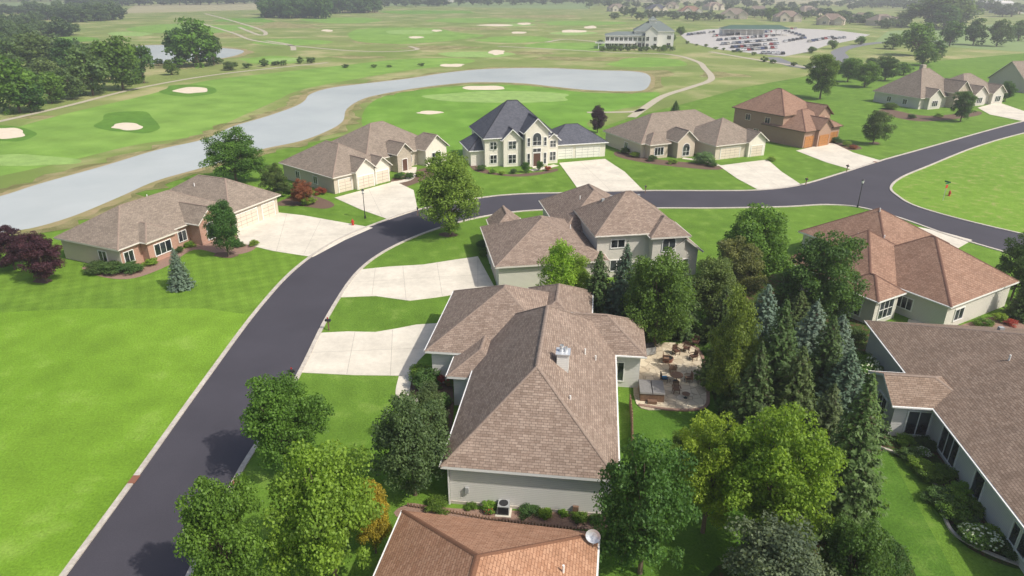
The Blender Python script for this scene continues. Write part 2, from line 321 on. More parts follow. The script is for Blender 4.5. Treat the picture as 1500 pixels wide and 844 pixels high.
for px,wd in [([(-80,195),(0,178),(100,155),(200,130),(300,112),(400,100),(480,92)],2.2),([(290,33),(340,48),(375,60),(480,72),(560,76),(610,73),(600,68)],2.6),
    ([(300,20),(345,32),(385,45),(382,52),(350,40)],3),([(925,172),(942,160),(972,141),(1012,128),(1042,116),(1032,100),(1020,90),(980,80),(900,77),(790,71),(730,68)],2.6),
    ([(860,165),(925,164),(942,160)],2),([(800,62),(830,58),(880,62),(905,66)],3),([(430,74),(425,66),(390,60)],3)]:
    ribbon('cart_path',[P(*p) for p in px],wd,.058,M['path'])
sheet('parking_lot',[(995,50),(1035,43),(1130,40),(1220,44),(1275,51),(1255,58),(1210,67),(1185,76),(1148,83),(1100,78),(1050,72),(1010,63)],.056,M['lot'],False)
ribbon('road',[P(*p) for p in [(1130,84),(1170,98),(1215,96),(1232,84),(1228,76),(1250,68),(1300,62),(1400,60)]],7,.060,M['asphalt_old'])
ribbon('cart_path',[P(*p) for p in [(1040,76),(1110,88),(1170,97),(1215,103)]],3,.064,M['path'])
# ---------------------------------------------------------------- roads
E1=[(0,975),(95,844),(200,700),(300,560),(380,452),(436,392),(495,352),(560,325),(612,308),(700,291),(760,285),(830,283),(940,280),(1040,280),(1110,279),(1170,272),(1230,255),(1290,236),(1340,222),(1400,205),(1450,191),(1500,178),(1620,150)]
E3=[(1620,168),(1500,195),(1430,215),(1360,243),(1320,260),(1304,275),(1315,288),(1340,302),(1400,320),(1500,344),(1660,380)]
E2=[(1660,418),(1500,377),(1400,348),(1320,320),(1260,304),(1210,300),(1150,303),(1050,305),(950,305),(820,307),(760,310),(710,317),(660,329),(610,346),(560,370),(520,402),(480,462),(440,542),(395,620),(345,700),(275,844),(210,978)]
e1=catmull([P(*p) for p in E1]); e2=catmull([P(*p) for p in E2]); e3=catmull([P(*p) for p in E3])
sheetw('road',e1+e3+e2,.012,M['asphalt'])
for e in (e1,e2,e3): ribbon('kerb',e,.42,.002,M['concrete2'],.11,False,shift=.1)
for a in [(197,704),(347,707),(1282,238)]:
    x,y=P(*a); sheetw('storm_drain',[(x-.3,y-.45),(x+.25,y-.45),(x+.25,y+.45),(x-.3,y+.45)],.125,M['rust'],thick=.03)
def driveway(px): return sheet('driveway',px,.05,M['concrete'],False,thick=.045)
DR=[[(346,336),(402,311),(445,316),(546,334),(505,352),(458,377),(400,368),(350,356)],
 [(490,290),(579,266),(606,279),(612,308),(570,322),(530,308)],
 [(819,239),(886,233),(915,252),(942,279),(850,282),(836,262)],
 [(1053,243),(1124,234),(1145,252),(1174,271),(1112,279),(1080,262)],
 [(1166,221),(1219,209),(1250,224),(1292,236),(1248,249),(1210,238)],
 [(1432,158),(1462,150),(1500,163),(1520,172),(1500,178),(1450,168)],
 [(497,436),(512,415),(530,395),(570,391),(620,388),(665,381),(700,376),(724,420),(690,428),(640,436),(600,441),(550,434)],
 [(437,546),(455,515),(471,488),(510,486),(550,487),(585,481),(610,476),(642,474),(636,505),(612,530),(600,551),(520,550)],
 [(1345,333),(1380,340),(1424,352),(1400,366),(1365,355)]]
for d in DR: driveway(d)
def joint(a,b): ribbon('pavement_joint',[P(*a),P(*b)],.04,.053,M['joint'],0,False)
for a,b in [((420,314),(405,368)),((470,322),(445,373)),((350,347),(520,344)),((540,277),(560,318)),((510,290),(608,290)),((850,237),(895,280)),((840,262),(930,266)),((1090,239),(1142,275)),((590,390),(595,440)),((512,414),(715,402)),((550,392),(545,433)),((640,385),(648,434)),((700,380),(700,424)),((455,517),(632,510)),((520,487),(508,549)),((575,484),(572,550))]: joint(a,b)
for px,wd in [([(596,545),(590,575),(600,588),(620,590)],1.3),([(575,268),(600,262),(605,245)],1.5),([(345,336),(310,352),(285,352)],1.6),([(815,242),(795,247),(778,250)],1.6),([(1053,243),(1030,236),(1000,232)],1.3),([(1395,485),(1330,470)],1)]:
    ribbon('walkway',[P(*p) for p in px],wd,.03,M['concrete'])
for px,mt in [([(120,392),(165,388),(200,395),(250,372),(300,355),(345,345),(378,352),(368,368),(330,374),(285,366),(245,390),(195,408),(150,406)],'redmulch'),
 ([(402,300),(440,285),(470,290),(490,300),(475,306),(440,302)],'mulch'),([(690,240),(735,255),(790,252),(815,247),(812,252),(760,259),(700,252)],'mulch'),
 ([(905,222),(950,232),(1050,243),(1045,249),(960,241),(905,230)],'mulch'),([(590,560),(605,548),(660,560),(660,640),(640,660),(610,620)],'mulch'),
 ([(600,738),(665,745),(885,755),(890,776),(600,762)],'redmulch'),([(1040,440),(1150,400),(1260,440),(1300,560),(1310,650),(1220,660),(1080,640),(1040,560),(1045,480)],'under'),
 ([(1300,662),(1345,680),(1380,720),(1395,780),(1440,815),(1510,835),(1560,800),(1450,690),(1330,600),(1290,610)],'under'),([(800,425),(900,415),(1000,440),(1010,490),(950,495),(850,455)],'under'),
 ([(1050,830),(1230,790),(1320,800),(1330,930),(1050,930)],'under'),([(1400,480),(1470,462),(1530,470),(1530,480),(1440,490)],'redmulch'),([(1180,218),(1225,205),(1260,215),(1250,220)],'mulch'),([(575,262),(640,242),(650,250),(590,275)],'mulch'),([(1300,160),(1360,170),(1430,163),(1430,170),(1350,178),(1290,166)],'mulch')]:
    sheet('mulch_bed',px,.016+.0006*len(px),M[mt])
for (cx,cy,ww,hh) in [(330,374,34,8),(258,421,22,5),(62,412,26,7),(1281,210,16,4),(657,344,26,7)]: blob('tree_ring_mulch',cx,cy,ww,hh,.030,M['mulch'])
ribbon('garden_edging',[P(*p) for p in [(1285,655),(1320,668),(1350,688),(1374,718),(1382,755),(1400,785),(1450,812),(1520,838)]],.22,.0,M['concrete2'],.14)
# ---------------------------------------------------------------- house builder
class House:
    def __init__(s,name,ox,oy,deg,roof,wall,fascia='fascia',trim='white',ov=.5):
        s.e=bpy.data.objects.new(name,None); COL.objects.link(s.e); s.e.location=(ox,oy,0); s.e.rotation_euler=(0,0,math.radians(deg))
        s.parts={}; s.roof=roof; s.wall=wall; s.fascia=fascia; s.trim=trim; s.ov=ov; s.wings=[]; s.name=name
    def add(s,part,mat,vs,fs,uv=None):
        V,F,U=s.parts.setdefault((part,mat),([],[],[])); k=len(V); V+=vs; F+=[tuple(i+k for i in f) for f in fs]
        if uv: 
            for u in uv: U+=u
        else: U+=[(0,0)]*sum(len(f) for f in fs)
    def box(s,part,mat,x0,x1,y0,y1,z0,z1):
        s.add(part,mat,[(x0,y0,z0),(x1,y0,z0),(x1,y1,z0),(x0,y1,z0),(x0,y0,z1),(x1,y0,z1),(x1,y1,z1),(x0,y1,z1)],[(0,3,2,1),(4,5,6,7),(0,1,5,4),(1,2,6,5),(2,3,7,6),(3,0,4,7)])
    def bar(s,part,mat,a,b,w,h):
        a=Vector(a);b=Vector(b);d=(b-a).normalized(); sd_=d.cross(Vector((0,0,1))).normalized()*w/2; up=Vector((0,0,h))
        vs=[tuple(q) for q in (a-sd_-up,a+sd_-up,a+sd_*.2+up*.6,a-sd_*.2+up*.6,b-sd_-up,b+sd_-up,b+sd_*.2+up*.6,b-sd_*.2+up*.6)]
        s.add(part,mat,vs,[(0,1,5,4),(1,2,6,5),(2,3,7,6),(3,0,4,7),(0,3,2,1),(4,5,6,7)])
    def wing(s,x0,x1,y0,y1,he,p,ends='hh',axis=None,wall=None,roof=None,ov=None,walls=True):
        i=len(s.wings); he=he+.007*i; x0+=.003*i; x1-=.003*i; y0+=.003*i; y1-=.003*i
        wall=wall or s.wall; roof=roof or s.roof; ov=s.ov if ov is None else ov
        if axis is None: axis='x' if (x1-x0)>=(y1-y0) else 'y'
        if axis=='x': u0,u1,w0,w1=x0,x1,y0,y1; T=lambda u,w,z:(u,w,z); fl=False
        else: u0,u1,w0,w1=y0,y1,x0,x1; T=lambda u,w,z:(w,u,z); fl=True
        hf=(w1-w0)/2; zr=he+p*hf; wm=(w0+w1)/2
        rs=u0+(hf if ends[0]=='h' else 0); re=u1-(hf if ends[1]=='h' else 0)
        if rs>re: rs=re=(rs+re)/2
        A,B,C,D=(u0,w0,he),(u1,w0,he),(u1,w1,he),(u0,w1,he); R,S=(rs,wm,zr),(re,wm,zr)
        sl=math.hypot(hf,p*hf)
        def face(pts,uvs):
            if fl: pts=pts[::-1]; uvs=uvs[::-1]
            s.add('roof',roof,[T(*q) for q in pts],[tuple(range(len(pts)))],[uvs])
        if re-rs>.05:
            face([A,B,S,R],[(u0,0),(u1,0),(re,sl),(rs,sl)]); face([C,D,R,S],[(-u1,0),(-u0,0),(-rs,sl),(-re,sl)])
        else:
            face([A,B,S],[(u0,0),(u1,0),(re,sl)]); face([C,D,R],[(-u1,0),(-u0,0),(-rs,sl)])
        if ends[0]=='h': face([D,A,R],[(-w1,0),(-w0,0),(-wm,sl)])
        if ends[1]=='h': face([B,C,S],[(w0,0),(w1,0),(wm,sl)])
        fh=.22
        def fas(a,b):
            s.add('fascia',s.fascia,[T(*a),T(*b),T(b[0],b[1],b[2]-fh),T(a[0],a[1],a[2]-fh)],[(0,1,2,3)])
        fas(A,B); fas(C,D)
        if ends[0]=='h': fas(D,A)
        else: fas(D,R); fas(R,A)
        if ends[1]=='h': fas(B,C)
        else: fas(B,S); fas(S,C)
        if ends=='hh': s.add('soffit',s.fascia,[T(u0+.01,w0+.01,he-fh),T(u1-.01,w0+.01,he-fh),T(u1-.01,w1-.01,he-fh),T(u0+.01,w1-.01,he-fh)],[(0,1,2,3)])
        for (a,b,sg) in ((A,B,-1),(C,D,1)):
            y=a[1]+sg*.06
            vs=[T(a[0],a[1]+sg*.001,he-.03),T(b[0],b[1]+sg*.001,he-.03),T(b[0],y+sg*.05,he-.03),T(a[0],y+sg*.05,he-.03),T(a[0],y+sg*.05,he-.14),T(b[0],y+sg*.05,he-.14)]
            s.add('gutter',s.fascia,vs,[(0,1,2,3),(3,2,5,4)])
        cm='cap' if roof in('roof_brown','roof_taupe','roof_brown2') else roof
        if re-rs>.3: s.bar('ridge_caps',cm,T(*R),T(*S),.32,.035)
        if ends[0]=='h':
            for q in (A,D): s.bar('ridge_caps',cm,T(*q),T(*R),.28,.03)
        if ends[1]=='h':
            for q in (B,C): s.bar('ridge_caps',cm,T(*q),T(*S),.28,.03)
        if walls:
            a0,a1,b0,b1=u0+ov,u1-ov,w0+ov,w1-ov; zt=he-.1
            def wl(pts): s.add('walls',wall,[T(*q) for q in pts],[tuple(range(len(pts)))])
            wl([(a0,b0,-.3),(a1,b0,-.3),(a1,b0,zt),(a0,b0,zt)]); wl([(a1,b1,-.3),(a0,b1,-.3),(a0,b1,zt),(a1,b1,zt)])
            for (u,e) in ((a0,ends[0]),(a1,ends[1])):
                if e=='h': wl([(u,b0,-.3),(u,b1,-.3),(u,b1,zt),(u,b0,zt)])
                else: wl([(u,b0,-.3),(u,b1,-.3),(u,b1,he+p*ov-.1),(u,wm,zr-.1),(u,b0,he+p*ov-.1)])
        W=dict(x0=x0,x1=x1,y0=y0,y1=y1,he=he,p=p,ov=ov,axis=axis,ends=ends); s.wings.append(W); return W
    def zroof(s,x,y):
        z=0
        for W in s.wings:
            if W['x0']<=x<=W['x1'] and W['y0']<=y<=W['y1']:
                du=min(x-W['x0'],W['x1']-x); dw=min(y-W['y0'],W['y1']-y)
                if W['axis']=='y': du,dw=dw,du
                d=dw if W['ends']=='gg' else min(du,dw); z=max(z,W['he']+W['p']*d)
        return z
    def frame(s,W,side,f):
        ov=W['ov']
        if side in 'SN':
            x=W['x0']+ov+(W['x1']-W['x0']-2*ov)*f; y=W['y0']+ov if side=='S' else W['y1']-ov
            return (x,y),(1,0),((0,-1) if side=='S' else (0,1))
        y=W['y0']+ov+(W['y1']-W['y0']-2*ov)*f; x=W['x0']+ov if side=='W' else W['x1']-ov
        return (x,y),(0,1),((-1,0) if side=='W' else (1,0))
    def fb(s,part,mat,fr,u0,u1,z0,z1,d0,d1):
        (c,t,n)=fr; xs=[c[0]+t[0]*u+n[0]*d for u in (u0,u1) for d in (d0,d1)]; ys=[c[1]+t[1]*u+n[1]*d for u in (u0,u1) for d in (d0,d1)]
        s.box(part,mat,min(xs),max(xs),min(ys),max(ys),z0,z1)
    def win(s,W,side,f,z,w,h,nx=2,ny=1,arch=False,trim=None):
        fr=s.frame(W,side,f); t=trim or s.trim; b=.1
        s.fb('window_glass','glass',fr,-w/2,w/2,z,z+h,-.02,.03)
        s.fb('window_frames',t,fr,-w/2-b,w/2+b,z-b,z,-.02,.1); s.fb('window_frames',t,fr,-w/2-b,-w/2,z,z+h,-.02,.09); s.fb('window_frames',t,fr,w/2,w/2+b,z,z+h,-.02,.09)
        if not arch: s.fb('window_frames',t,fr,-w/2-b,w/2+b,z+h,z+h+b,-.02,.1)
        for i in range(1,nx): s.fb('window_frames',t,fr,-w/2+w*i/nx-.035,-w/2+w*i/nx+.035,z,z+h,.0,.07)
        for i in range(1,ny): s.fb('window_frames',t,fr,-w/2,w/2,z+h*i/ny-.025,z+h*i/ny+.025,.0,.065)
        if arch:
            (c,tt,n)=fr; k=10; r=w/2
            def pt(a,rr,d): u=rr*math.cos(a); return (c[0]+tt[0]*u+n[0]*d,c[1]+tt[1]*u+n[1]*d,z+h+rr*math.sin(a))
            vs=[pt(math.pi*i/k,r,.03) for i in range(k+1)]; s.add('window_glass','glass',vs,[tuple(range(k+1))])
            vs=[]; fs=[]
            for i in range(k+1): vs+=[pt(math.pi*i/k,r,.09),pt(math.pi*i/k,r+b,.09),pt(math.pi*i/k,r+b,0)]
            for i in range(k): q=3*i; fs+=[(q,q+1,q+4,q+3),(q+1,q+2,q+5,q+4)]
            s.add('window_frames',t,vs,fs)
    def gar(s,W,side,f,w,h=2.3,mat='gdoor',trim=None):
        fr=s.frame(W,side,f); t=trim or s.trim
        s.fb('garage_doors','black',fr,-w/2,w/2,.02,h,-.02,.02)
        for i in range(4):
            n=max(2,round(w/1.2))
            for j in range(n): s.fb('garage_doors',mat,fr,-w/2+w*j/n+.02,-w/2+w*(j+1)/n-.02,.03+h*i/4,h*(i+1)/4-.015,.0,.05)
        s.fb('garage_trim',t,fr,-w/2-.14,-w/2,.0,h+.15,-.02,.09); s.fb('garage_trim',t,fr,w/2,w/2+.14,.0,h+.15,-.02,.09); s.fb('garage_trim',t,fr,-w/2,w/2,h,h+.15,-.02,.085)
    def dr(s,W,side,f,w=1.0,h=2.1,mat='door'):
        fr=s.frame(W,side,f); s.fb('front_door',mat,fr,-w/2,w/2,.1,h+.1,-.02,.06); s.fb('door_frame',s.trim,fr,-w/2-.12,-w/2,.1,h+.2,-.02,.1); s.fb('door_frame',s.trim,fr,w/2,w/2+.12,.1,h+.2,-.02,.1); s.fb('door_frame',s.trim,fr,-w/2,w/2,h+.1,h+.2,-.02,.1)
        s.fb('door_step','concrete',fr,-w/2-.4,w/2+.4,-.02,.1,.06,1.2)
    def vent(s,x,y,k=.35,mat='ac',hh=.3):
        z=s.zroof(x,y); s.box('roof_vents',mat,x-k/2,x+k/2,y-k/2,y+k/2,z-.3,z+hh)
    def pipe(s,x,y,hh=.5):
        z=s.zroof(x,y); k=8; vs=[];fs=[]
        for i in range(k):
            a=2*math.pi*i/k; vs+=[(x+.07*math.cos(a),y+.07*math.sin(a),z-.2),(x+.07*math.cos(a),y+.07*math.sin(a),z+hh)]
        for i in range(k): j=(i+1)%k; fs.append((2*i,2*j,2*j+1,2*i+1))
        fs.append(tuple(2*i+1 for i in range(k))); s.add('vent_pipes','white',vs,fs)
    def col(s,x,y,z0,z1,r=.15,mat=None):
        k=10; vs=[];fs=[]
        for zz,rr in ((z0,r*1.5),(z0+.2,r*1.5),(z0+.22,r),(z1-.2,r*.85),(z1-.18,r*1.3),(z1,r*1.3)):
            for i in range(k): a=2*math.pi*i/k; vs.append((x+rr*math.cos(a),y+rr*math.sin(a),zz))
        for l in range(5):
            for i in range(k): j=(i+1)%k; fs.append((l*k+i,l*k+j,l*k+k+j,l*k+k+i))
        s.add('columns',mat or s.trim,vs,fs)
    def done(s):
        for (part,mat),(V,F,U) in s.parts.items():
            mkobj(part,V,F,[M[mat]],uvs=U,parent=s.e)
# H1
h=House('brick_house',-49.9,80.8,66.6,'roof_taupe','beige')
A=h.wing(0,20,0,12,3.1,.58,'hh'); B=h.wing(17,28.0,-2,14.5,3.1,.62,'hh',axis='y'); C=h.wing(11,16,-2.2,6,3.3,.8,'gh',axis='y',wall='brick'); D=h.wing(3.2,8.5,-1.2,5,3.1,.62,'hh',axis='y',wall='brick',ov=.4)
h.fb('brick_facing','brick',h.frame(A,'S',.5),-9.4,9.4,-.2,2.9,0,.06)
h.win(D,'S',.5,.8,2.6,1.5,3); h.win(C,'S',.5,.5,1.6,1.6,2,2,arch=True); h.gar(B,'S',.3,4.6); h.gar(B,'S',.78,2.6); h.win(A,'W',.3,.9,1.4,1.3,2)
for x in (1.6,10.2):
    h.box('window_glass','glass',x-.65,x+.65,.36,.44,.9,2.3)
    for (a_,b_,z0,z1) in ((x-.75,x+.75,.8,.9),(x-.75,x+.75,2.3,2.4),(x-.75,x-.65,.9,2.3),(x+.65,x+.75,.9,2.3),(x-.03,x+.03,.9,2.3)): h.box('window_frames','white',a_,b_,.33,.44,z0,z1)
h.vent(14,9,.4); h.vent(10,8.6,.4); h.pipe(20.5,8); h.pipe(12,8,.8)
h.done()
# H2
h=House('cream_gabled_house',-31.1,115.8,49,'roof_taupe','beige','fascia','white')
A=h.wing(0,13,0,17,3.1,.62,'hh'); B=h.wing(11,30.5,5,21.5,3.1,.62,'hh'); C=h.wing(4.2,9.2,-.9,6,3.3,.85,'gh',axis='y',wall='stucco'); D=h.wing(8.6,13,-.5,5,3.1,.85,'gh',axis='y',wall='stucco'); E=h.wing(17,21.5,3,10,3.6,.9,'gh',axis='y',wall='stone'); F=h.wing(24,30.8,2.6,10,3.3,.8,'gh',axis='y',wall='stucco')
h.gar(A,'S',.19,2.7); h.gar(C,'S',.5,3.4); h.gar(D,'S',.5,2.8); h.win(F,'S',.5,.7,2.4,1.7,3); h.dr(E,'S',.5,1.2,2.3); h.win(A,'W',.35,.9,1.2,1.3); h.win(A,'W',.7,.9,1.2,1.3); h.win(B,'S',.57,.9,1.4,1.3)
h.vent(8,13,.4); h.vent(20,15,.4); h.pipe(12,13); h.done()
# H3
h=House('two_storey_house',-5.2,135.4,15,'roof_slate','stucco','fascia_w','white')
A=h.wing(-.6,15,0,13.5,5.8,.92,'hh'); L0=h.wing(-3.2,2.5,1.5,11,3.2,.8,'hh',axis='y'); G=h.wing(14,27.3,2.5,13,3.1,.62,'hh'); C=h.wing(7.2,13,-2.2,7,6.8,1.0,'gh',axis='y'); D=h.wing(3.0,7.6,-1.0,5,5.4,.95,'gh',axis='y'); E=h.wing(12.4,15.6,-.6,5,4.8,.9,'gh',axis='y')
h.win(C,'S',.5,4.3,1.7,1.6,2,2,arch=True); h.dr(C,'S',.5,1.5,2.6); h.win(C,'S',.5,2.95,1.6,.7,2); 
for f in (.14,.86): h.win(C,'S',f,.5,.5,2.2,1,2); h.win(C,'S',f,4.2,.5,1.6,1,2)
h.win(D,'S',.5,.7,1.5,1.7,2,2); h.win(D,'S',.5,3.6,1.5,1.5,2,2); h.win(A,'S',.12,.7,1.3,1.6,2,2); h.win(A,'S',.12,3.5,1.3,1.4,2,2); h.win(E,'S',.5,.7,1.2,1.7,2,2); h.win(E,'S',.5,3.4,1.2,1.3,2,2)
h.win(A,'W',.5,3.6,1.3,1.3); h.gar(G,'S',.27,3,2.3,'gdoor_w'); h.gar(G,'S',.68,5.2,2.3,'gdoor_w'); h.vent(20,9); h.done()
# H4
h=House('tan_ranch_house',42.2,141.0,24,'roof_taupe','beige','fascia','white')
A=h.wing(0,14,0,14,3.1,.6,'hh'); B=h.wing(-13,14,8,23.5,3.1,.6,'hh'); C=h.wing(-6.2,-.8,4.6,12,3.5,.85,'gh',axis='y',wall='tanbrick'); D=h.wing(-12,-6.5,6.2,12,3.1,.7,'hh',axis='y',wall='tanbrick'); E=h.wing(8.2,13.7,-.7,6,3.2,.75,'gh',axis='y',wall='stucco')
h.gar(A,'S',.3,5); h.gar(E,'S',.5,3); h.win(C,'S',.5,.4,1.7,1.7,2,2,arch=True); h.win(D,'S',.5,.7,2.2,1.6,3); h.win(B,'S',.48,.8,1.3,1.4); h.win(B,'W',.4,.8,1.3,1.4); h.vent(3,18); h.vent(6,18); h.done()
# H5
h=House('brown_two_storey_house',65.0,152,33,'roof_red','rbrick','fascia_d','tantrim')
A=h.wing(0,14,6,21,6.4,.68,'hh'); B=h.wing(0,14,0,12,3.8,.6,'hh',wall='rbrick'); C=h.wing(4,9.5,-.8,7,3.9,.85,'gh',axis='y',wall='rbrick'); D=h.wing(8,14.2,3,12,6.0,.75,'gh',axis='y',wall='rbrick')
h.gar(B,'S',.15,2.8,2.4,'wood','wood'); h.gar(C,'S',.5,3.2,2.4,'wood','wood'); h.gar(B,'S',.84,2.8,2.4,'wood','wood'); h.win(D,'S',.5,4.3,1.6,1.2,2); h.win(A,'W',.3,4,1.3,1.3); h.win(A,'W',.7,4,1.3,1.3); h.win(A,'W',.5,.9,1.3,1.3); h.done()
# H6
h=House('grey_gabled_house',119,204,22,'roof_taupe','greige','fascia','white')
A=h.wing(0,20,0,17,3.2,.85,'hh'); B=h.wing(17,35,-1,14,3.2,.7,'hh'); C=h.wing(11,18,-2.5,8,4.4,.95,'gh',axis='y',wall='stone'); D=h.wing(2,8,-1.5,6,3.4,.8,'gh',axis='y'); E=h.wing(20,26,-2.2,6,3.4,.8,'gh',axis='y'); F=h.wing(28,34,-2.2,6,3.4,.8,'gh',axis='y')
for W in (D,E,F): h.win(W,'S',.5,.8,2.2,1.6,3)
h.win(C,'S',.5,1,2,2,2,2,arch=True); h.win(A,'W',.3,.8,1.4,1.4); h.win(A,'W',.65,.8,1.4,1.4); h.gar(B,'E',.5,4.8); h.box('chimney','stone',12,13.5,11,12.2,6,11); h.done()
h=House('beige_gabled_house',172,236,12,'roof_taupe','beige'); A=h.wing(0,24,0,16,3.2,.8,'gh'); B=h.wing(2,9,-3,8,3.4,.8,'gh',axis='y'); h.win(B,'S',.5,.8,2.2,1.5,3); h.gar(A,'S',.7,5); h.done()
# H8
h=House('grey_brown_two_storey_house',-2.0,74.9,9,'roof_brown','greige','fascia','white')
A=h.wing(0,14,0,15,3.2,.5,'hh',axis='y'); B=h.wing(12.5,24,1.6,12.5,5.8,.72,'hh'); C=h.wing(10,22,9,24,3.8,.66,'hh'); D=h.wing(21.5,26.4,.8,9,3.3,.75,'gh',axis='y'); E=h.wing(1.2,6,12,18,3.2,.8,'hg',axis='y'); F=h.wing(19.2,24.4,.4,6,5.6,.72,'hh',axis='y')
h.win(A,'S',.5,1.5,1.7,.6,3); h.win(B,'S',.25,4.0,1.7,1.0,2); h.win(F,'S',.5,3.6,1.6,1.2,2,1,arch=True); h.win(D,'S',.5,.8,1.5,1.4,2); h.win(B,'S',.25,.9,1.6,1.4,2); h.gar(A,'W',.3,5); h.gar(A,'W',.72,2.8)
for x in (15.5,16.6,17.7,19,20.3): h.vent(x,9.0,.35,'ac',.25)
h.pipe(14,15); h.pipe(11,8); h.done()
# H9
h=House('greige_hip_roof_house',-4.94,37.9,-7,'roof_brown','grey','fascia_w','white')
A=h.wing(0,12.2,0,22.5,3.6,.8,'hh'); B=h.wing(-4.9,8,15.6,29,3.6,.6,'hh'); R=h.wing(4,15,17,24.2,3.6,.62,'hh'); D=h.wing(-2.2,3,12.2,20,3.2,.55,'hh',axis='y'); E=h.wing(3,10,20,31,3.5,.62,'hh',axis='y')
h.win(R,'S',.8,.7,1.1,1.9,2); h.win(A,'E',.7,.9,2,1.5,3); h.win(A,'E',.4,.9,1.4,1.3); h.win(B,'W',.3,.9,1.4,1.3); h.gar(B,'W',.65,5); h.win(R,'E',.5,.8,1.6,1.6); h.win(A,'W',.75,.9,1.5,1.4)
for (x,y) in ((.45,.45),(11.7,.45)): h.box('downspouts','white',x-.05,x+.05,y-.14,y-.04,0,3.4)
h.box('utility_meter','ac',1.6,1.85,.33,.48,1.1,1.6); h.box('hose_reel','darkwood',9.2,9.6,.3,.48,.3,.75)
h.box('foundation','concrete2',.44,11.76,.44,22.0,-.3,.25)
zc=h.zroof(7.9,8.5); h.box('chimney','whites',7.4,8.3,8.2,9.1,zc-1,zc+1.25); h.box('chimney_cap','metal',7.3,8.4,8.1,9.2,zc+1.25,zc+1.32); h.col(7.72,8.65,zc+1.3,zc+1.85,.12,'metal'); h.col(8.05,8.65,zc+1.3,zc+1.7,.1,'metal')
h.pipe(9.5,13); h.pipe(10.4,13.4,.4); h.pipe(8.6,5,.3); h.vent(8,19.5,.35); h.done()
# H10
h=House('rust_roof_house',-6.9,33.6,-9,'roof_rust','beige','fascia_w')
A=h.wing(0,12.3,-22,0,3.6,.55,'hh'); h.pipe(10.5,-4.3); h.pipe(4,-8); h.done(); H10=h
# H11
h=House('red_brown_roof_house',45.7,64,30,'roof_red','greige','fascia_w','white')
A=h.wing(0,13.5,0,14,3.2,.66,'hh'); B=h.wing(-4.5,9,6,18,3.2,.66,'hh',axis='y'); C=h.wing(6,19,11,24,3.2,.62,'hh'); D=h.wing(-5.5,-.5,4.5,10,3.2,.7,'hh',axis='y')
h.win(B,'S',.2,.6,2.0,1.8,2); h.win(D,'S',.5,.6,2.4,2.1,3,2); h.win(B,'S',.55,.9,1.2,1.3,2); h.win(A,'W',.35,.9,1.8,1.3,3); h.win(D,'W',.5,.6,1.4,2,2,2); h.win(B,'W',.6,.8,2,1.5,3); h.gar(A,'E',.5,5); h.win(A,'S',.2,.8,1.6,1.3,2)
h.vent(-1,13,.4,'metal',.7); h.pipe(2,13); h.pipe(4,11); h.pipe(8,16); h.pipe(12,17); h.done()
# H12
h=House('brown_roof_ranch_house',35.9,60.9,-7,'roof_brown2','grey','fascia_w','white')
A=h.wing(-.6,21,-42,0,3.2,.42,'hh'); B=h.wing(-3.7,3,-15.6,-10.2,3.2,.5,'gh',axis='x'); 
h.win(B,'S',.35,.3,1.7,2.2,2); h.win(A,'W',.80,.5,.9,2.0,1); h.win(A,'W',.57,.4,2.6,2.1,3); h.win(A,'W',.46,.5,1.2,1.9,1); h.win(A,'W',.33,.8,1.8,1.5,2); h.win(A,'W',.2,.8,1.8,1.5,2); h.win(B,'W',.5,.5,1.6,1.9,2)
h.pipe(6,-12); h.pipe(7,-20); h.vent(9,-5,.4); h.box('downspouts','white',-.2,-.1,-27.9,-27.8,0,3.1); h.done()
# clubhouse
h=House('clubhouse',52,408,-8,'roof_green','whites','fascia_w','white')
A=h.wing(0,24,0,14,7,.25,'hh'); B=h.wing(16,39,3,20,9.2,.6,'hh'); C=h.wing(22,30,-2,10,8.8,.8,'gh',axis='y'); D=h.wing(24,29,9,14,14.8,.8,'hh')
for i in range(9): h.win(A,'S',(i+.5)/9,.8,1.8,2.2,2); h.win(A,'S',(i+.5)/9,4.2,1.8,1.8,2)
for f in (.2,.8): h.win(C,'S',f,4.5,1.5,2); h.win(C,'S',f,1,1.5,2)
h.win(B,'S',.88,1,2,2); h.win(B,'S',.88,5,2,2)
for i in range(6): h.col(-3+i*3.6,-3,0,3,.25)
h.box('terrace','whites',-5,17,-3.6,.4,2.9,3.2); h.box('terrace_railing','white',-5,17,-3.6,-3.5,3.9,4.0)
for i in range(23): h.box('terrace_railing','white',-5+i,-4.9+i,-3.6,-3.5,3.2,3.9)
h.done()
h=House('cart_barn',148,512,-4,'roof_dkgreen','whites','fascia_w'); h.wing(0,48,0,14,4.2,.35,'hh',walls=False)
for i in range(12):
    for y in (.6,13.4): h.col(.8+i*4,y,0,4,.2)
h.box('back_wall','whites',1,30,6,13,0,3.3); h.done()
fh=[(905,16,'roof_taupe',1),(965,18,'roof_slate',1),(1013,22,'roof_red',1),(1075,27,'roof_taupe',1),(1108,22,'roof_taupe',1),(1155,31,'roof_brown',1),(1215,36,'roof_brown',1),(1262,32,'roof_taupe',.9),(1300,37,'roof_taupe',.9),(985,12,'roof_taupe',1),(1050,14,'roof_brown',1),(1190,22,'roof_taupe',1),(640,5,'roof_slate',1.2),(1390,22,'roof_brown',1)]
rr=random.Random(5)
for (x,y,rf,s_) in fh:
    X,Y=P(x,y+1); h=House('distant_house',X,Y,rr.uniform(-30,30),rf,rr.choice(['beige','greige','cream'])); k=rr.uniform(.9,1.3)*s_
    A=h.wing(-11*k,11*k,0,14*k,4.5,.65,'hh'); B=h.wing(-8*k,0,-4,8,5,.75,'gh',axis='y'); C=h.wing(3*k,10*k,-3,8,4.6,.75,'gh',axis='y'); h.win(B,'S',.5,1,2.5,2,3); h.gar(C,'S',.5,4.6); h.win(A,'S',.5,1,1.6,1.6); h.done()
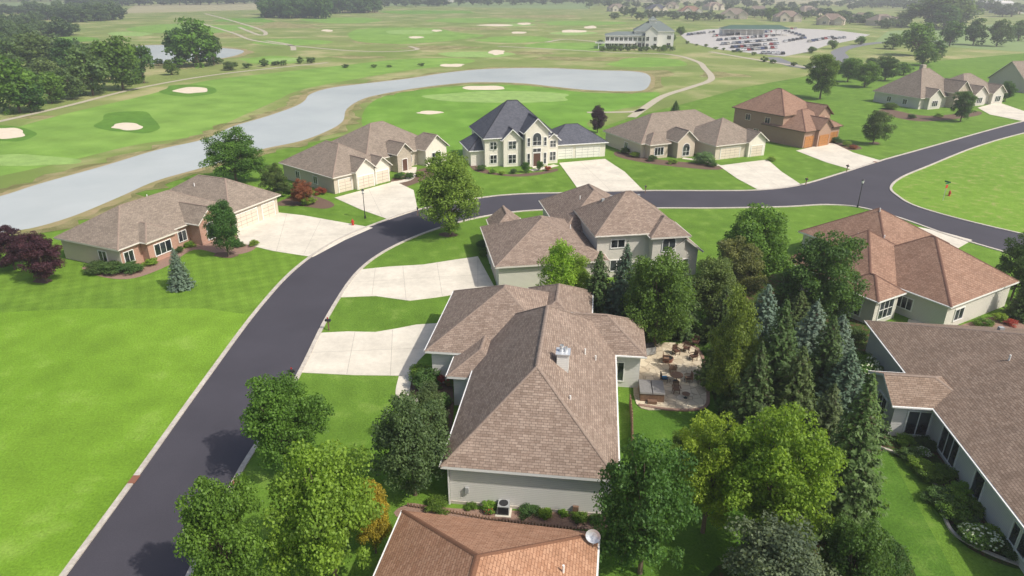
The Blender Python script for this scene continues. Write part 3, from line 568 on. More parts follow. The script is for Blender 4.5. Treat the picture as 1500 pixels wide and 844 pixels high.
for (x,y,wd,hh) in [(1310,8,60,9),(1440,14,40,8),(1470,20,30,6),(640,4,30,7)]:
    X,Y=P(x,y); h=House('farm_building',X,Y,rr.uniform(-10,10),'gdoor_w','whites','fascia_w'); W=h.wing(0,wd,0,24,hh,.25,'gg'); h.gar(W,'S',.3,6,4); h.gar(W,'S',.7,6,4); h.done()
for (x,y,r_,hh) in [(1452,12,5,30),(1462,12,4,24),(1345,10,4,16)]:
    X,Y=P(x,y); V=[];F=[];k=16
    for zz,q in ((0,1),(hh,1),(hh+r_*.5,.75),(hh+r_*.85,.35),(hh+r_,.02)):
        for i in range(k): a=2*math.pi*i/k; V.append((X+r_*q*math.cos(a),Y+r_*q*math.sin(a),zz))
    for l in range(4):
        for i in range(k): j=(i+1)%k; F.append((l*k+i,l*k+j,l*k+k+j,l*k+k+i))
    mkobj('grain_silo',V,F,[M['metal']],smooth=True)
# ---------------------------------------------------------------- trees
def cone(V,F,a,b,r0,r1,k=6):
    a=np.array(a,float);b=np.array(b,float);d=b-a;d/=np.linalg.norm(d)+1e-9
    u=np.cross(d,[0,0,1.]) if abs(d[2])<.95 else np.cross(d,[1.,0,0]); u/=np.linalg.norm(u); v=np.cross(d,u); n0=len(V)
    for c,r in ((a,r0),(b,r1)):
        for i in range(k): t=2*math.pi*i/k; V.append(tuple(c+r*(u*math.cos(t)+v*math.sin(t))))
    for i in range(k): j=(i+1)%k; F.append((n0+i,n0+j,n0+k+j,n0+k+i))
def unit(n,g):
    v=g.normal(size=(n,3)); return v/np.linalg.norm(v,axis=1,keepdims=True)
def leaf_quads(pos,nrm,size,g,asp=1.0):
    n=len(pos); r=unit(n,g); u=np.cross(nrm,r); u/=np.linalg.norm(u,axis=1,keepdims=True)+1e-9; v=np.cross(nrm,u)
    s=size[:,None]; u=u*s; v=v*s*asp
    q=np.stack([pos-u*.5,pos-v*.45,pos+u*.55,pos+v*.45],axis=1)
    return q.reshape(-1,3)
def build_tree_mesh(name,tv,tf,q,shade):
    nv=len(tv); n=len(q)//4
    V=np.vstack([np.array(tv).reshape(-1,3),q]) if nv else q
    F=list(tf)+[tuple(x) for x in (np.arange(n*4).reshape(n,4)+nv).tolist()]
    me=bpy.data.meshes.new(name); me.from_pydata(V.tolist(),[],F)
    me.materials.append(M['bark']); me.materials.append(M['leaf'])
    me.polygons.foreach_set('material_index',np.array([0]*len(tf)+[1]*n,dtype=np.int32))
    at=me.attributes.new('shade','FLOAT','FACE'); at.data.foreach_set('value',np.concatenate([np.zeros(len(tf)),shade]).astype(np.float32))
    me.update(); return me
def decid(seed,n=26000,ncl=130,cz=.53,rx=.36,rz=.46,ls=.019,clr=(.04,.10),egg=.15,trunk=True):
    g=np.random.default_rng(seed); d=unit(ncl,g); rad=(.4+.6*g.random(ncl)**.6)
    lob=1+.13*np.sin(d[:,0]*4+seed)+.10*np.sin(d[:,1]*5+seed*2)+.10*g.normal(size=ncl)
    C=d*rad[:,None]*lob[:,None]*np.array([rx,rx,rz])*.88; wz=1-egg*(C[:,2]/rz); C[:,0]*=wz; C[:,1]*=wz; C[:,2]+=cz
    R=g.uniform(clr[0],clr[1],ncl); pr=R**2/np.sum(R**2); idx=g.choice(ncl,n,p=pr); dd=unit(n,g)
    dd[:,2]=np.where(g.random(n)<.35,np.abs(dd[:,2]),dd[:,2])
    rr_=R[idx]*(.4+.85*g.random(n)**.7); pos=C[idx]+dd*rr_[:,None]*np.array([1,1,.75])
    nr=dd*.7+unit(n,g)*.9+np.array([0,0,.4]); nr/=np.linalg.norm(nr,axis=1,keepdims=True)
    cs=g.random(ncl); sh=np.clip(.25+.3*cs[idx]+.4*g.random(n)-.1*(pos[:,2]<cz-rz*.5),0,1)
    q=leaf_quads(pos,nr,ls*(.6+.8*g.random(n)),g)
    tv=[];tf=[]
    if trunk:
        cone(tv,tf,(0,0,-.02),(0,0,.2),.022,.017,8); cone(tv,tf,(0,0,.2),(.01,0,.6),.017,.008,8)
        for k in range(14):
            c=C[g.integers(ncl)]; z0=.14+.3*g.random(); m_=np.array([c[0]*.5,c[1]*.5,max(z0+.04,c[2]*.5+z0*.45)]); cone(tv,tf,(0,0,z0),m_,.010,.006,5); cone(tv,tf,m_,c,.006,.002,5)
    return build_tree_mesh('foliage_tree_mesh',tv,tf,q,sh)
def spruce(seed,lev=34,nb=14,per=42,R=.26,ls=.042,droop=.3,base=.03):
    g=np.random.default_rng(seed); P_=[];Nn=[];S=[];sh=[]; tv=[];tf=[]; cone(tv,tf,(0,0,-.02),(0,0,.97),.018,.002,7)
    for l in range(lev):
        f=l/(lev-1); z=base+(1-base-.03)*f; r=R*(1-f)**.8*(1+.10*g.normal())+.016
        k=max(5,int(nb*(1-f*.5))); a0=g.random()*6.28
        for j in range(k):
            a=a0+6.28*j/k+g.normal()*.15; rl=r*(.78+.4*g.random()); m_=max(9,int(per*(rl/R)**.8)); t=g.random(m_)**.6
            zz=z+rl*(-droop*t+.25*t*t)+ .010*g.normal(size=m_); lat=(g.random(m_)-.5)*rl*.65*(1.15-t)
            x=np.cos(a)*rl*t-np.sin(a)*lat; y=np.sin(a)*rl*t+np.cos(a)*lat
            P_.append(np.stack([x,y,zz],1)); nn=np.stack([np.cos(a)*.6*np.ones(m_),np.sin(a)*.6*np.ones(m_),np.ones(m_)*.7],1)+.5*unit(m_,g); Nn.append(nn/np.linalg.norm(nn,axis=1,keepdims=True))
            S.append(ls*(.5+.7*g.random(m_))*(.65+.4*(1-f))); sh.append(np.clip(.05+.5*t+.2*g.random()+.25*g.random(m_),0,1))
            if rl>.05: cone(tv,tf,(0,0,z),(math.cos(a)*rl*.9,math.sin(a)*rl*.9,z-rl*droop*.6),.004,.001,4)
    P_=np.vstack(P_);Nn=np.vstack(Nn);S=np.concatenate(S);sh=np.concatenate(sh)
    return build_tree_mesh('spruce_tree_mesh',tv,tf,leaf_quads(P_,Nn,S,g,.55),sh)
DEC=[decid(11),decid(12,ncl=110,rx=.38),decid(13,ncl=150,cz=.52,rz=.47,egg=.3),decid(14,ncl=100,clr=(.05,.11)),decid(15,ncl=120,egg=.25,rx=.34)]
LOC=[decid(21,n=32000,ncl=160,rx=.40,rz=.41,clr=(.03,.08),ls=.0155,cz=.57),decid(22,n=32000,ncl=180,rx=.38,rz=.44,clr=(.03,.075),ls=.0155,cz=.55)]
COLM=[decid(31,n=20000,ncl=130,cz=.51,rx=.30,rz=.49,egg=.45,clr=(.04,.09),ls=.018)]
SPR=[spruce(41),spruce(42,nb=15,R=.25),spruce(43,lev=30,nb=13,droop=.45,per=46,R=.28),spruce(44,lev=38,R=.27)]
FAR=[decid(51,n=3200,ncl=55,ls=.052,clr=(.08,.14)),decid(52,n=3200,ncl=50,ls=.052,cz=.52,rz=.47,clr=(.08,.15)),decid(53,n=3200,ncl=60,ls=.048,egg=.35,clr=(.07,.13))]
SHR=[decid(61,n=5000,ncl=50,cz=.45,rx=.5,rz=.42,ls=.055,clr=(.09,.18),egg=.1,trunk=False),decid(62,n=5000,ncl=40,cz=.42,rx=.5,rz=.4,ls=.05,clr=(.1,.2),egg=.2,trunk=False)]
G_MID=(.10,.185,.032);G_DK=(.065,.135,.034);G_LT=(.165,.27,.04);G_YEL=(.20,.31,.035);G_SPR=(.075,.125,.045);G_BLUE=(.15,.21,.19);PUR=(.065,.028,.045);ORG=(.34,.27,.04);G_BR=(.155,.26,.045)
def place(name,me,x,y,h,w,col,refw):
    o=bpy.data.objects.new(name,me); COL.objects.link(o); o.location=(x,y,0); s=w/refw; o.scale=(s,s*random.uniform(.92,1.08),h); o.rotation_euler=(0,0,random.uniform(0,6.28)); 
    k=random.uniform(.88,1.14); o.color=(col[0]*k*random.uniform(.9,1.12),col[1]*k,col[2]*k,1); return o
def tree(kind,bx,by,ty,wpx,col,name=None):
    # bx = middle of the crown; the trunk stands under the crown's real centre
    _,y=P(bx,by); h=height_of(by,ty); dm=y*CP+(CAM_H-.5*h)*SP; x=(bx-750)/1000*dm; w=wpx*dm/1000
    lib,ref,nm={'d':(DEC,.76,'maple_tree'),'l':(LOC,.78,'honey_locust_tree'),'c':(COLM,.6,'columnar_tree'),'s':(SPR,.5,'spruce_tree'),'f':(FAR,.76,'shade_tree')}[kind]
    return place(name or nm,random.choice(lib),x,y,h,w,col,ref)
T=[('d',657,345,216,100,G_BR),('d',340,268,188,80,G_MID),('d',328,376,292,50,G_DK),('d',57,412,338,66,PUR,'purple_plum_tree'),('d',12,395,330,60,PUR,'purple_plum_tree'),
('s',259,422,362,36,G_BLUE,'blue_spruce_tree'),('d',420,690,546,120,G_MID),('d',478,850,645,152,G_LT,'birch_tree'),('d',545,810,700,62,ORG),('d',325,900,700,130,G_MID),
('d',603,725,572,116,(.085,.125,.055),'crabapple_tree'),('d',628,655,560,68,(.085,.125,.055),'crabapple_tree'),('d',947,840,640,138,G_DK),('l',1140,815,590,180,(.15,.26,.035)),('l',1042,780,600,130,(.23,.34,.045)),
('s',1250,775,545,112,(.10,.15,.055)),('s',1138,610,436,94,G_SPR),('c',1078,595,425,72,(.13,.20,.045),'arborvitae_tree'),('s',1118,520,415,78,G_BLUE,'blue_spruce_tree'),('s',1187,560,440,88,G_BLUE,'blue_spruce_tree'),('s',1236,620,512,92,(.12,.18,.14),'blue_spruce_tree'),
('s',1208,600,460,84,G_SPR),('s',1168,500,425,66,G_SPR),('s',1060,560,455,66,G_SPR),('s',1150,470,398,58,G_SPR),('s',1228,540,460,70,G_BLUE,'blue_spruce_tree'),('s',1165,640,505,90,G_SPR),('s',1210,680,560,88,(.09,.13,.06)),('s',1105,640,500,80,G_SPR),('s',1060,500,420,60,G_SPR),('s',1268,640,560,70,G_SPR),
('d',1208,480,335,118,G_DK),('d',1108,420,297,112,G_MID),('d',1045,470,372,84,(.12,.175,.055)),('d',1080,440,345,84,(.13,.165,.065)),('s',877,470,366,58,G_SPR),('s',915,475,355,66,(.09,.145,.11),'blue_spruce_tree'),('d',965,510,362,114,(.09,.17,.035)),('s',1000,490,380,60,G_SPR),('s',935,490,385,62,G_SPR),('c',822,460,348,60,G_YEL,'aspen_tree'),('c',845,458,372,45,(.18,.28,.04),'aspen_tree'),
('d',1207,145,74,50,G_MID),('d',1284,212,160,42,(.1,.15,.05)),('d',1413,178,130,38,G_DK),('d',1476,148,118,26,G_DK),('d',876,195,153,28,(.05,.03,.05),'purple_plum_tree'),('d',1497,440,338,60,G_DK),('s',1507,465,395,45,G_SPR),
('d',1305,160,150,24,G_MID),('d',1270,128,88,40,G_MID),('d',1300,118,80,40,G_DK),('d',1245,120,82,34,G_MID),('s',990,165,147,16,G_DK),('d',400,290,240,38,(.11,.15,.045)),('d',443,300,262,30,(.2,.09,.05),'burning_bush'),
('d',1138,905,775,170,(.12,.15,.10),'viburnum_tree'),('d',1250,905,758,110,G_DK),('d',1290,885,790,90,G_DK),('d',1005,705,630,60,(.13,.21,.045)),('s',930,212,200,10,G_DK)]
for t in T: tree(*t)
FT=[(18,165,84,70),(70,152,105,48),(128,140,68,62),(172,132,52,66),(205,122,62,44),(282,98,28,62),(258,94,40,36),(310,96,48,32),(45,110,48,70),(95,108,58,50),(10,115,60,50),(150,105,62,50),(250,110,88,20),(337,103,90,24),(40,165,120,50),(100,145,95,46),(180,108,66,34),(60,130,84,50),(28,140,96,44),(160,120,80,40),
(1348,82,30,50),(1355,96,62,36),(1395,68,30,34),(1430,66,28,34),(1465,68,26,36),(1495,60,30,30),(1310,72,50,30),(1290,36,20,20),(1330,38,12,30),(1362,40,-8,60),(1402,42,-10,60),(1280,100,84,24),(1190,78,68,14),(1130,30,10,20),(998,52,38,14),(985,62,48,12),(960,52,40,12),(880,66,58,12),(1240,108,90,26),(1325,110,92,26),(1220,72,58,16),(1262,66,52,16),(1375,84,60,26),(972,76,66,8),(1385,44,8,40),(1270,34,18,26)]
for (bx,by,ty,wp) in FT: tree('f',bx,by,ty,wp,random.choice([G_MID,G_DK,(.10,.16,.055)]))
def woods(name,specs,col=G_DK,n=900,ls=.085):
    g=np.random.default_rng(len(specs)+77); Q=[];S=[];tv=[];tf=[]
    lib=[]
    for s_ in range(3):
        ncl=26; d=unit(ncl,g); C=d*np.array([.38,.38,.42])*(.5+.5*g.random(ncl))[:,None]; C[:,2]+=.50; lib.append(C)
    for (x,y,h_,w_) in specs:
        C=lib[g.integers(3)]; idx=g.integers(len(C),size=n); dd=unit(n,g); pos=C[idx]+dd*.12*(.5+.6*g.random(n))[:,None]; nr=dd+.7*unit(n,g)+np.array([0,0,.3]); nr/=np.linalg.norm(nr,axis=1,keepdims=True)
        q=leaf_quads(pos,nr,ls*(.7+.6*g.random(n)),g); a=g.random()*6.28; ca,sa=math.cos(a),math.sin(a); X=q[:,0]*ca-q[:,1]*sa; Y=q[:,0]*sa+q[:,1]*ca
        Q.append(np.stack([X*w_/.8+x,Y*w_/.8+y,q[:,2]*h_],1)); S.append(np.clip(.15+.3*g.random()+.5*g.random(n),0,1)); cone(tv,tf,(x,y,0),(x,y,h_*.6),w_*.04,w_*.015,5)
    me=build_tree_mesh(name,tv,tf,np.vstack(Q),np.concatenate(S)); o=bpy.data.objects.new(name,me); COL.objects.link(o); o.color=rgb(col)
def row(x0,y0,x1,y1,k,h_,w_,jit=1.):
    out=[]
    for i in range(k):
        f=(i+random.random()*.6)/k; x,y=P(x0+(x1-x0)*f,y0+(y1-y0)*f+random.uniform(-jit,jit)); out.append((x,y,h_*random.uniform(.7,1.2),w_*random.uniform(.8,1.2)))
    return out
woods('distant_woods',row(388,26,480,27,26,20,16)+row(388,22,480,22,20,20,16)+row(480,20,555,18,22,22,18),G_DK)
woods('distant_woods',row(0,58,110,52,16,12,13,3)+row(0,44,60,36,10,12,13)+row(90,34,180,28,14,16,16)+row(0,78,60,70,8,12,12)+row(60,30,130,24,8,14,16)+row(0,92,130,84,10,11,12,4)+row(0,22,170,18,16,14,18,2),(.09,.145,.055))
woods('distant_tree_line',row(100,10,560,2,38,16,28,.5)+row(-100,4,400,-3,36,18,36,.5)+row(560,10,900,6,22,14,20,1)+row(380,4,1000,2,36,20,34,.6)+row(560,1,1500,-2,60,20,40,.5)+row(860,10,1340,12,34,13,16,3)+row(1060,22,1250,26,18,11,12,4)+row(1240,8,1500,24,24,16,20,3)+row(590,8,655,9,8,11,14)+row(900,26,1060,30,14,10,12,3)+row(1200,30,1330,40,12,10,12,4),(.09,.135,.065),600,.1)
woods('distant_tree_line',row(-600,-8,2100,-8,90,34,100,.4)+row(-600,-12,2100,-12,80,40,120,.4)+row(-800,-17,2300,-17,90,50,200,.3),(.09,.125,.08),350,.16)
woods('shrubs_by_pond',row(360,100,470,92,6,3,4,1)+row(880,75,990,74,12,3,4,1)+row(230,96,330,93,8,3,4,1)+row(500,100,640,96,4,1.5,3)+row(1105,88,1230,108,5,2.5,3.5)+row(560,4,620,6,5,9,12)+row(1005,64,1110,82,8,1.6,2.4,.5),(.10,.16,.05),350,.14)
def shrub(px,py,w_,h_,col=G_MID,name='shrub'):
    x,y=P(px,py); place(name,random.choice(SHR),x,y,h_,w_,col,1.0)
YEW=(.07,.13,.04)
for s_ in [(145,398,3,1.6,YEW),(163,400,3,1.7,YEW),(190,398,3.2,1.5,YEW),(222,388,1.6,1,G_LT),(262,370,1.5,1,YEW),(278,362,1.3,1,G_LT),(350,362,1.4,1,YEW),(372,360,1.4,.9,G_LT),(415,280,2.5,2,YEW),(440,290,2.6,2.2,G_MID),(452,300,2.4,1.6,G_LT),(430,283,2.2,2,G_DK),(470,285,1.8,1.6,(.25,.08,.05)),
(705,250,1.8,1.3,YEW),(722,254,1.5,1.1,G_LT),(752,254,1.4,1,YEW),(770,253,1.5,2.6,G_DK),(790,250,1.4,2.3,G_DK),(802,250,1.3,1,(.25,.08,.05)),(735,256,1.2,.8,G_LT),
(915,225,2,1.5,YEW),(930,230,2,1.3,G_LT),(955,236,2,1.4,YEW),(985,240,1.8,1.2,G_LT),(1030,240,3.6,2.8,(.13,.2,.09)),(1043,244,2,1.5,YEW),(1130,236,1.6,1.2,G_LT),
(585,262,1.8,1.4,G_DK),(600,262,1.6,1.4,YEW),(615,258,1.7,1.2,G_LT),(632,252,1.7,1.4,G_MID),(1225,210,2.2,1.8,YEW),(1240,214,2,1.4,G_LT),(1250,218,1.8,1,(.25,.1,.05)),
(625,570,2.4,2.4,YEW),(618,555,2.0,1.7,G_MID),(640,600,2.2,1.8,G_DK),(645,560,1.6,1.2,(.3,.07,.08)),(636,625,2.2,1.6,G_MID),(712,374,1.8,1.3,G_MID),(708,364,1.8,1.4,YEW),
(716,748,1.0,.8,G_LT),(775,752,1.3,.8,YEW),(800,757,1.0,.7,G_LT),(850,762,1.1,.6,G_MID),(640,745,1.5,1,G_MID),(690,745,.8,.5,G_MID),(825,755,.7,.5,G_LT),(870,764,.9,.6,YEW),
(1440,478,1.8,1,G_MID),(1465,470,1.6,1,G_LT),(1495,470,2,1.3,YEW),(1480,476,1.2,.8,(.3,.07,.06)),
(1060,600,2,1.6,G_DK),(1250,500,2.2,1.8,YEW),(1265,540,2.2,1.8,G_MID),(1295,178,2,1.5,YEW),(1335,174,2,1.4,YEW),(1375,172,2,1.4,G_LT),(1405,168,2,1.4,YEW),
(1330,672,1.6,1,YEW),(1345,690,1.8,1.1,G_LT),(1362,705,1.7,1.1,G_MID),(1372,735,1.9,1.2,YEW),(1392,735,1.8,1.1,G_LT),(1400,760,2,1.2,G_MID),(1420,775,1.7,1.0,YEW),(1385,700,1.7,1,G_MID),(1410,725,1.6,1,G_LT),(1355,655,1.6,1,YEW),(1325,650,1.4,.9,G_LT),(1340,665,1.2,.7,G_MID),(1430,750,1.5,.9,G_MID),(1455,790,1.5,.9,G_LT),(1480,810,1.7,1,YEW),
(1043,520,1.6,1.3,G_MID),(1048,545,1.5,1.2,YEW),(1050,575,1.7,1.4,G_LT),(1030,500,1.6,1.3,YEW)]: shrub(*s_)
def flowers(name,px,py,w_,h_,mat,k=60):
    x,y=P(px,py); e=place(name,SHR[0],0,0,h_,w_,(.13,.22,.06),1.0); e.rotation_euler=(0,0,0); e.location=(x,y,0)
    V=[];F=[]; g=np.random.default_rng(int(px)); 
    for i in range(k):
        d=unit(1,g)[0]; d[2]=abs(d[2])+.1; d/=np.linalg.norm(d); c=np.array([d[0]*.52,d[1]*.52,.42+d[2]*.45]); r_=.05; n0=len(V)
        for q in ((1,0,0),(-1,0,0),(0,1,0),(0,-1,0),(0,0,1),(0,0,-1)): V.append(tuple(c+np.array(q)*r_))
        F+=[(n0+a,n0+b_,n0+c_) for a,b_,c_ in ((0,2,4),(2,1,4),(1,3,4),(3,0,4),(2,0,5),(1,2,5),(3,1,5),(0,3,5))]
    mkobj('flower_heads',V,F,[mat],parent=e,smooth=True)
for a in [(1272,560,2.2,2.0),(1272,545,1.8,1.7),(1436,800,2.2,1.4),(1418,788,1.4,1.1),(1350,668,1.2,.8),(1034,238,2.6,2.2)]: flowers('hydrangea_bush',*a,M['flower'])
for a in [(660,566,1.0,.8),(716,752,.7,.6),(640,570,.8,.7)]: flowers('flowering_shrub',*a,M['pink'],40)
# ---------------------------------------------------------------- small objects
class Obj:
    def __init__(s): s.V=[];s.F=[];s.m=[];s.mats=[]
    def mi(s,k):
        if M[k] not in s.mats: s.mats.append(M[k])
        return s.mats.index(M[k])
    def box(s,k,x0,x1,y0,y1,z0,z1,tp=0):
        n=len(s.V); s.V+=[(x0,y0,z0),(x1,y0,z0),(x1,y1,z0),(x0,y1,z0),(x0+tp,y0+tp,z1),(x1-tp,y0+tp,z1),(x1-tp,y1-tp,z1),(x0+tp,y1-tp,z1)]
        f=[(0,3,2,1),(4,5,6,7),(0,1,5,4),(1,2,6,5),(2,3,7,6),(3,0,4,7)]; s.F+=[tuple(i+n for i in q) for q in f]; s.m+=[s.mi(k)]*6
    def cyl(s,k,x,y,z0,z1,r0,r1=None,n=12,cap=True):
        r1=r0 if r1 is None else r1; b=len(s.V)
        for z,r in ((z0,r0),(z1,r1)):
            for i in range(n): a=2*math.pi*i/n; s.V.append((x+r*math.cos(a),y+r*math.sin(a),z))
        for i in range(n): j=(i+1)%n; s.F.append((b+i,b+j,b+n+j,b+n+i)); s.m.append(s.mi(k))
        s.F.append(tuple(b+n+i for i in range(n))); s.m.append(s.mi(k))
    def quad(s,k,p): n=len(s.V); s.V+=p; s.F.append(tuple(range(n,n+len(p)))); s.m.append(s.mi(k))
    def mesh(s,name):
        me=bpy.data.meshes.new(name); me.from_pydata(s.V,[],s.F)
        for m in s.mats: me.materials.append(m)
        me.polygons.foreach_set('material_index',s.m); me.update(); return me
def put(name,me,x,y,rz=0,z=0,col=None,s=1):
    o=bpy.data.objects.new(name,me); COL.objects.link(o); o.location=(x,y,z); o.rotation_euler=(0,0,rz); o.scale=(s,s,s)
    if col: o.color=rgb(col)
    return o
c=Obj(); prof=[(-2.25,.35),(-2.25,.85),(-1.9,.95),(-1.55,1.38),(-.2,1.45),(.75,1.0),(1.9,.85),(2.25,.65),(2.25,.35)]
k0=c.mi('carpaint')
for y in (-.88,.88):
    for (x,z) in prof: c.V.append((x,y*(.82 if z>1.1 else 1),z))
K=len(prof); c.F+= [tuple(range(K)),tuple(range(2*K-1,K-1,-1))]; c.m+=[k0,k0]
for i in range(K): j=(i+1)%K; c.F.append((i,i+K,j+K,j)); c.m.append(k0)
c.quad('glass',[(.70,-.72,1.06),(.70,.72,1.06),(-.10,.66,1.46),(-.10,-.66,1.46)]); c.quad('glass',[(-1.88,-.72,1.02),(-1.60,-.66,1.38),(-1.60,.66,1.38),(-1.88,.72,1.02)])
for sy in (-1,1): c.quad('glass',[(-1.5,sy*.885,1.02),(.5,sy*.885,1.02),(-.2,sy*.77,1.38),(-1.4,sy*.77,1.32)])
for x in (-1.4,1.4):
    for sy in (-1,1):
        b=len(c.V)
        for yy in (.74*sy,.91*sy):
            for i in range(12): a=2*math.pi*i/12; c.V.append((x+.34*math.cos(a),yy,.34+.34*math.sin(a)))
        for i in range(12): j=(i+1)%12; c.F.append((b+i,b+j,b+12+j,b+12+i)); c.m.append(c.mi('tyre'))
        c.F.append(tuple(b+12+i for i in range(12))); c.m.append(c.mi('tyre'))
CAR=c.mesh('car_mesh'); cols=[(.35,.03,.03),(.02,.02,.025),(.7,.7,.7),(.35,.36,.38),(.05,.08,.2),(.12,.12,.13),(.5,.48,.42),(.02,.02,.02),(.03,.05,.10),(.2,.2,.21),(.06,.06,.06),(.6,.6,.62)]
for (x0,y0,x1,y1,k) in [(1046,54,1128,47.5,24),(1052,60,1133,53.5,22),(1058,66,1136,59.5,20),(1068,71,1138,65.5,17),(1080,75.5,1136,71,12),(1150,46,1176,54,6),(1185,62,1218,56,8),(1118,79,1146,80,5),(1118,45,1165,43,9),(1008,52,1045,48,9),(1222,58,1250,55,5),(1150,62,1178,57,6)]:
    for i in range(k):
        if random.random()<.12: continue
        x,y=P(x0+(x1-x0)*i/(k-1),y0+(y1-y0)*i/(k-1)); put('parked_car',CAR,x,y,math.radians(80+random.uniform(-4,4)),.06,random.choice(cols),1.05)
def lamp(px,py):
    o=Obj(); o.cyl('black',0,0,0,.5,.16,.12); o.cyl('black',0,0,.5,4.0,.065,.05); o.cyl('black',0,0,4.0,4.1,.16,.2); o.cyl('white',0,0,4.1,4.55,.14,.2); o.cyl('black',0,0,4.55,4.8,.27,.03)
    x,y=P(px,py); put('street_lamp',o.mesh('street_lamp'),x,y)
lamp(535,320); lamp(1256,304)
o=Obj(); o.cyl('metal',0,0,0,2.9,.045,.045,8); o.box('signgreen',-.5,.5,-.015,.015,2.92,3.16); o.box('signgreen',-.015,.015,-.5,.5,3.18,3.42); o.box('red',-.32,.32,-.06,-.045,2.2,2.8); x,y=P(1381,294); put('street_name_sign',o.mesh('street_name_sign'),x,y,.5)
def hydrant(px,py):
    o=Obj(); o.cyl('red',0,0,0,.08,.2); o.cyl('red',0,0,.08,.6,.13,.12); o.cyl('red',0,0,.6,.64,.17); o.cyl('red',0,0,.64,.82,.13,.04); o.box('red',-.22,.22,-.06,.06,.38,.5); o.box('red',-.07,.07,-.22,0,.34,.5)
    x,y=P(px,py); put('fire_hydrant',o.mesh('fire_hydrant'),x,y,.4,0,None,1.2)
hydrant(517,330); hydrant(1390,287)
def mailbox(px,py,r=0):
    o=Obj(); o.box('darkwood',-.06,.06,-.06,.06,0,1.1); o.box('black',-.12,.12,-.3,.3,1.1,1.28); o.box('black',-.09,.09,-.3,.3,1.28,1.36,.03); o.box('red',.12,.14,.0,.15,1.25,1.5)
    x,y=P(px,py); put('mailbox',o.mesh('mailbox'),x,y,r)
for q in [(612,316,.2),(945,283,0),(1180,272,.3),(430,560,1.5),(482,484,1.5),(1240,252,.4)]: mailbox(*q)
o=Obj(); o.box('ac',-.4,.4,-.4,.4,.05,.8); o.box('black',-.36,.36,-.41,-.405,.12,.74); o.cyl('black',0,0,.8,.83,.32,.32,16); o.box('concrete',-.55,.55,-.55,.55,0,.05)
for k in range(6): o.box('black',-.37,.37,-.425,-.412,.18+k*.09,.2+k*.09)
AC=o.mesh('air_conditioner'); x,y=P(738,750); put('air_conditioner',AC,x,y,-.1)
o=Obj(); n=16
for ring,(r_,z_) in enumerate([(.0,.0),(.25,.03),(.45,.11)]):
    for i in range(n): a=2*math.pi*i/n; o.V.append((r_*math.cos(a),r_*math.sin(a)*.9,z_))
for l in range(2):
    for i in range(n): j=(i+1)%n; o.F.append((l*n+i,l*n+j,(l+1)*n+j,(l+1)*n+i)); o.m.append(o.mi('metal'))
me=o.mesh('dish'); e=bpy.data.objects.new('satellite_dish',None); COL.objects.link(e); px_=H10.e.matrix_basis@Vector((12.0,-1.2,0)); zz=4.0
e.location=(px_.x,px_.y,zz); d1=bpy.data.objects.new('dish',me); COL.objects.link(d1); d1.parent=e; d1.location=(0,0,.45); d1.rotation_euler=(math.radians(60),0,math.radians(-20))
o=Obj(); o.cyl('metal',0,0,-.8,.5,.03,.03,8); d2=bpy.data.objects.new('mast',o.mesh('mast')); COL.objects.link(d2); d2.parent=e
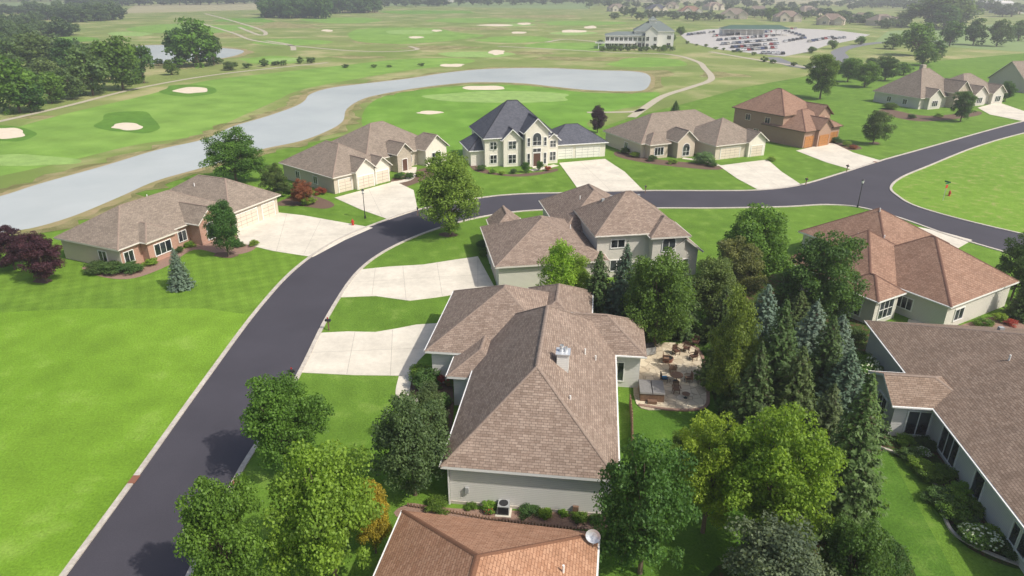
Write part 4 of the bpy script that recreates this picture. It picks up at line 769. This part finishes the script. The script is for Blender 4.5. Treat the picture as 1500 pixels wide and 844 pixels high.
# patio
sheet('patio',[(932,518),(955,505),(990,503),(1022,512),(1034,540),(1036,575),(1030,598),(985,600),(932,592)],.07,M['pavers'],thick=.07)
ribbon('patio_border',[P(*p) for p in [(1000,503),(1022,512),(1034,540),(1037,575),(1031,598),(985,601),(935,594)]],.3,0,M['redmulch'],.12)
o=Obj(); o.box('darkwood',-1.05,1.05,-1.05,1.05,.07,.85); o.box('tub',-1.12,-.01,-1.12,1.12,.86,1.0,.04); o.box('tub',.01,1.12,-1.12,1.12,.86,1.0,.04); o.box('darkwood',-.4,.4,-1.5,-1.1,.07,.35)
x,y=P(956,588); put('hot_tub',o.mesh('hot_tub'),x,y+.9,-.1)
def chairmesh(k,cush=None):
    o=Obj(); 
    for x in (-.28,.24):
        for y in (-.28,.24): o.box(k,x,x+.05,y,y+.05,0,.4 if y<0 else .62)
    o.box(k,-.3,.3,-.3,.3,.38,.43); o.box(cush or k,-.25,.25,-.28,.22,.43,.5)
    for i in range(5): o.box(k,-.28+i*.12,-.2+i*.12,.28,.33,.43,1.0)
    o.box(k,-.38,-.28,-.32,.32,.6,.64); o.box(k,.28,.38,-.32,.32,.6,.64); return o.mesh('chair')
C1=chairmesh('darkwood'); C2=chairmesh('black','blue'); C3=chairmesh('door')
for i,(px,py,r_,me) in enumerate([(990,520,.4,C3),(1005,516,-.4,C3),(1015,528,-1.2,C3),(972,560,1.6,C2),(990,576,0,C1),(1008,560,-1.5,C1),(985,546,3.1,C1),(1018,507,-.6,C3),(975,532,1.4,C1)]):
    x,y=P(px,py); put('patio_chair',me,x,y,r_,.07)
o=Obj(); o.cyl('black',0,0,0,.04,.3); o.cyl('black',0,0,.04,.7,.04); o.cyl('darkwood',0,0,.7,.75,.6,.6,20); TB=o.mesh('table')
x,y=P(990,560); put('patio_table',TB,x,y,0,.07,None,1.0); x,y=P(1004,584); put('patio_table',TB,x,y,0,.07,None,.6)
o=Obj(); o.cyl('rust',0,0,.0,.4,.45,.55,16); o.cyl('black',0,0,.4,.42,.48,.48,16); x,y=P(978,530); put('fire_pit',o.mesh('fire_pit'),x,y,0,.07)
o=Obj(); o.box('ac',-.6,.6,-.3,.3,.1,.9); o.box('black',-.5,.5,-.3,.3,.9,1.2,.08); x,y=P(950,520); put('barbecue_grill',o.mesh('grill'),x,y,.3,.07)
def fence(name,pts,hh=1.1,mat='darkwood',step=.15):
    o=Obj(); w=[np.array(P(*p)) for p in pts]
    for a,b in zip(w[:-1],w[1:]):
        n=int(np.linalg.norm(b-a)/step)
        for i in range(n): q=a+(b-a)*i/n; o.box(mat,q[0]-.05,q[0]+.05,q[1]-.05,q[1]+.05,0,hh+.04*math.sin(i*1.7))
    put(name,o.mesh(name),0,0)
fence('wood_fence',[(926,668),(925,620),(922,592)])
fence('log_edging',[(598,742),(660,752),(740,766),(885,782)],.3,'darkwood',.22)
print('OK')
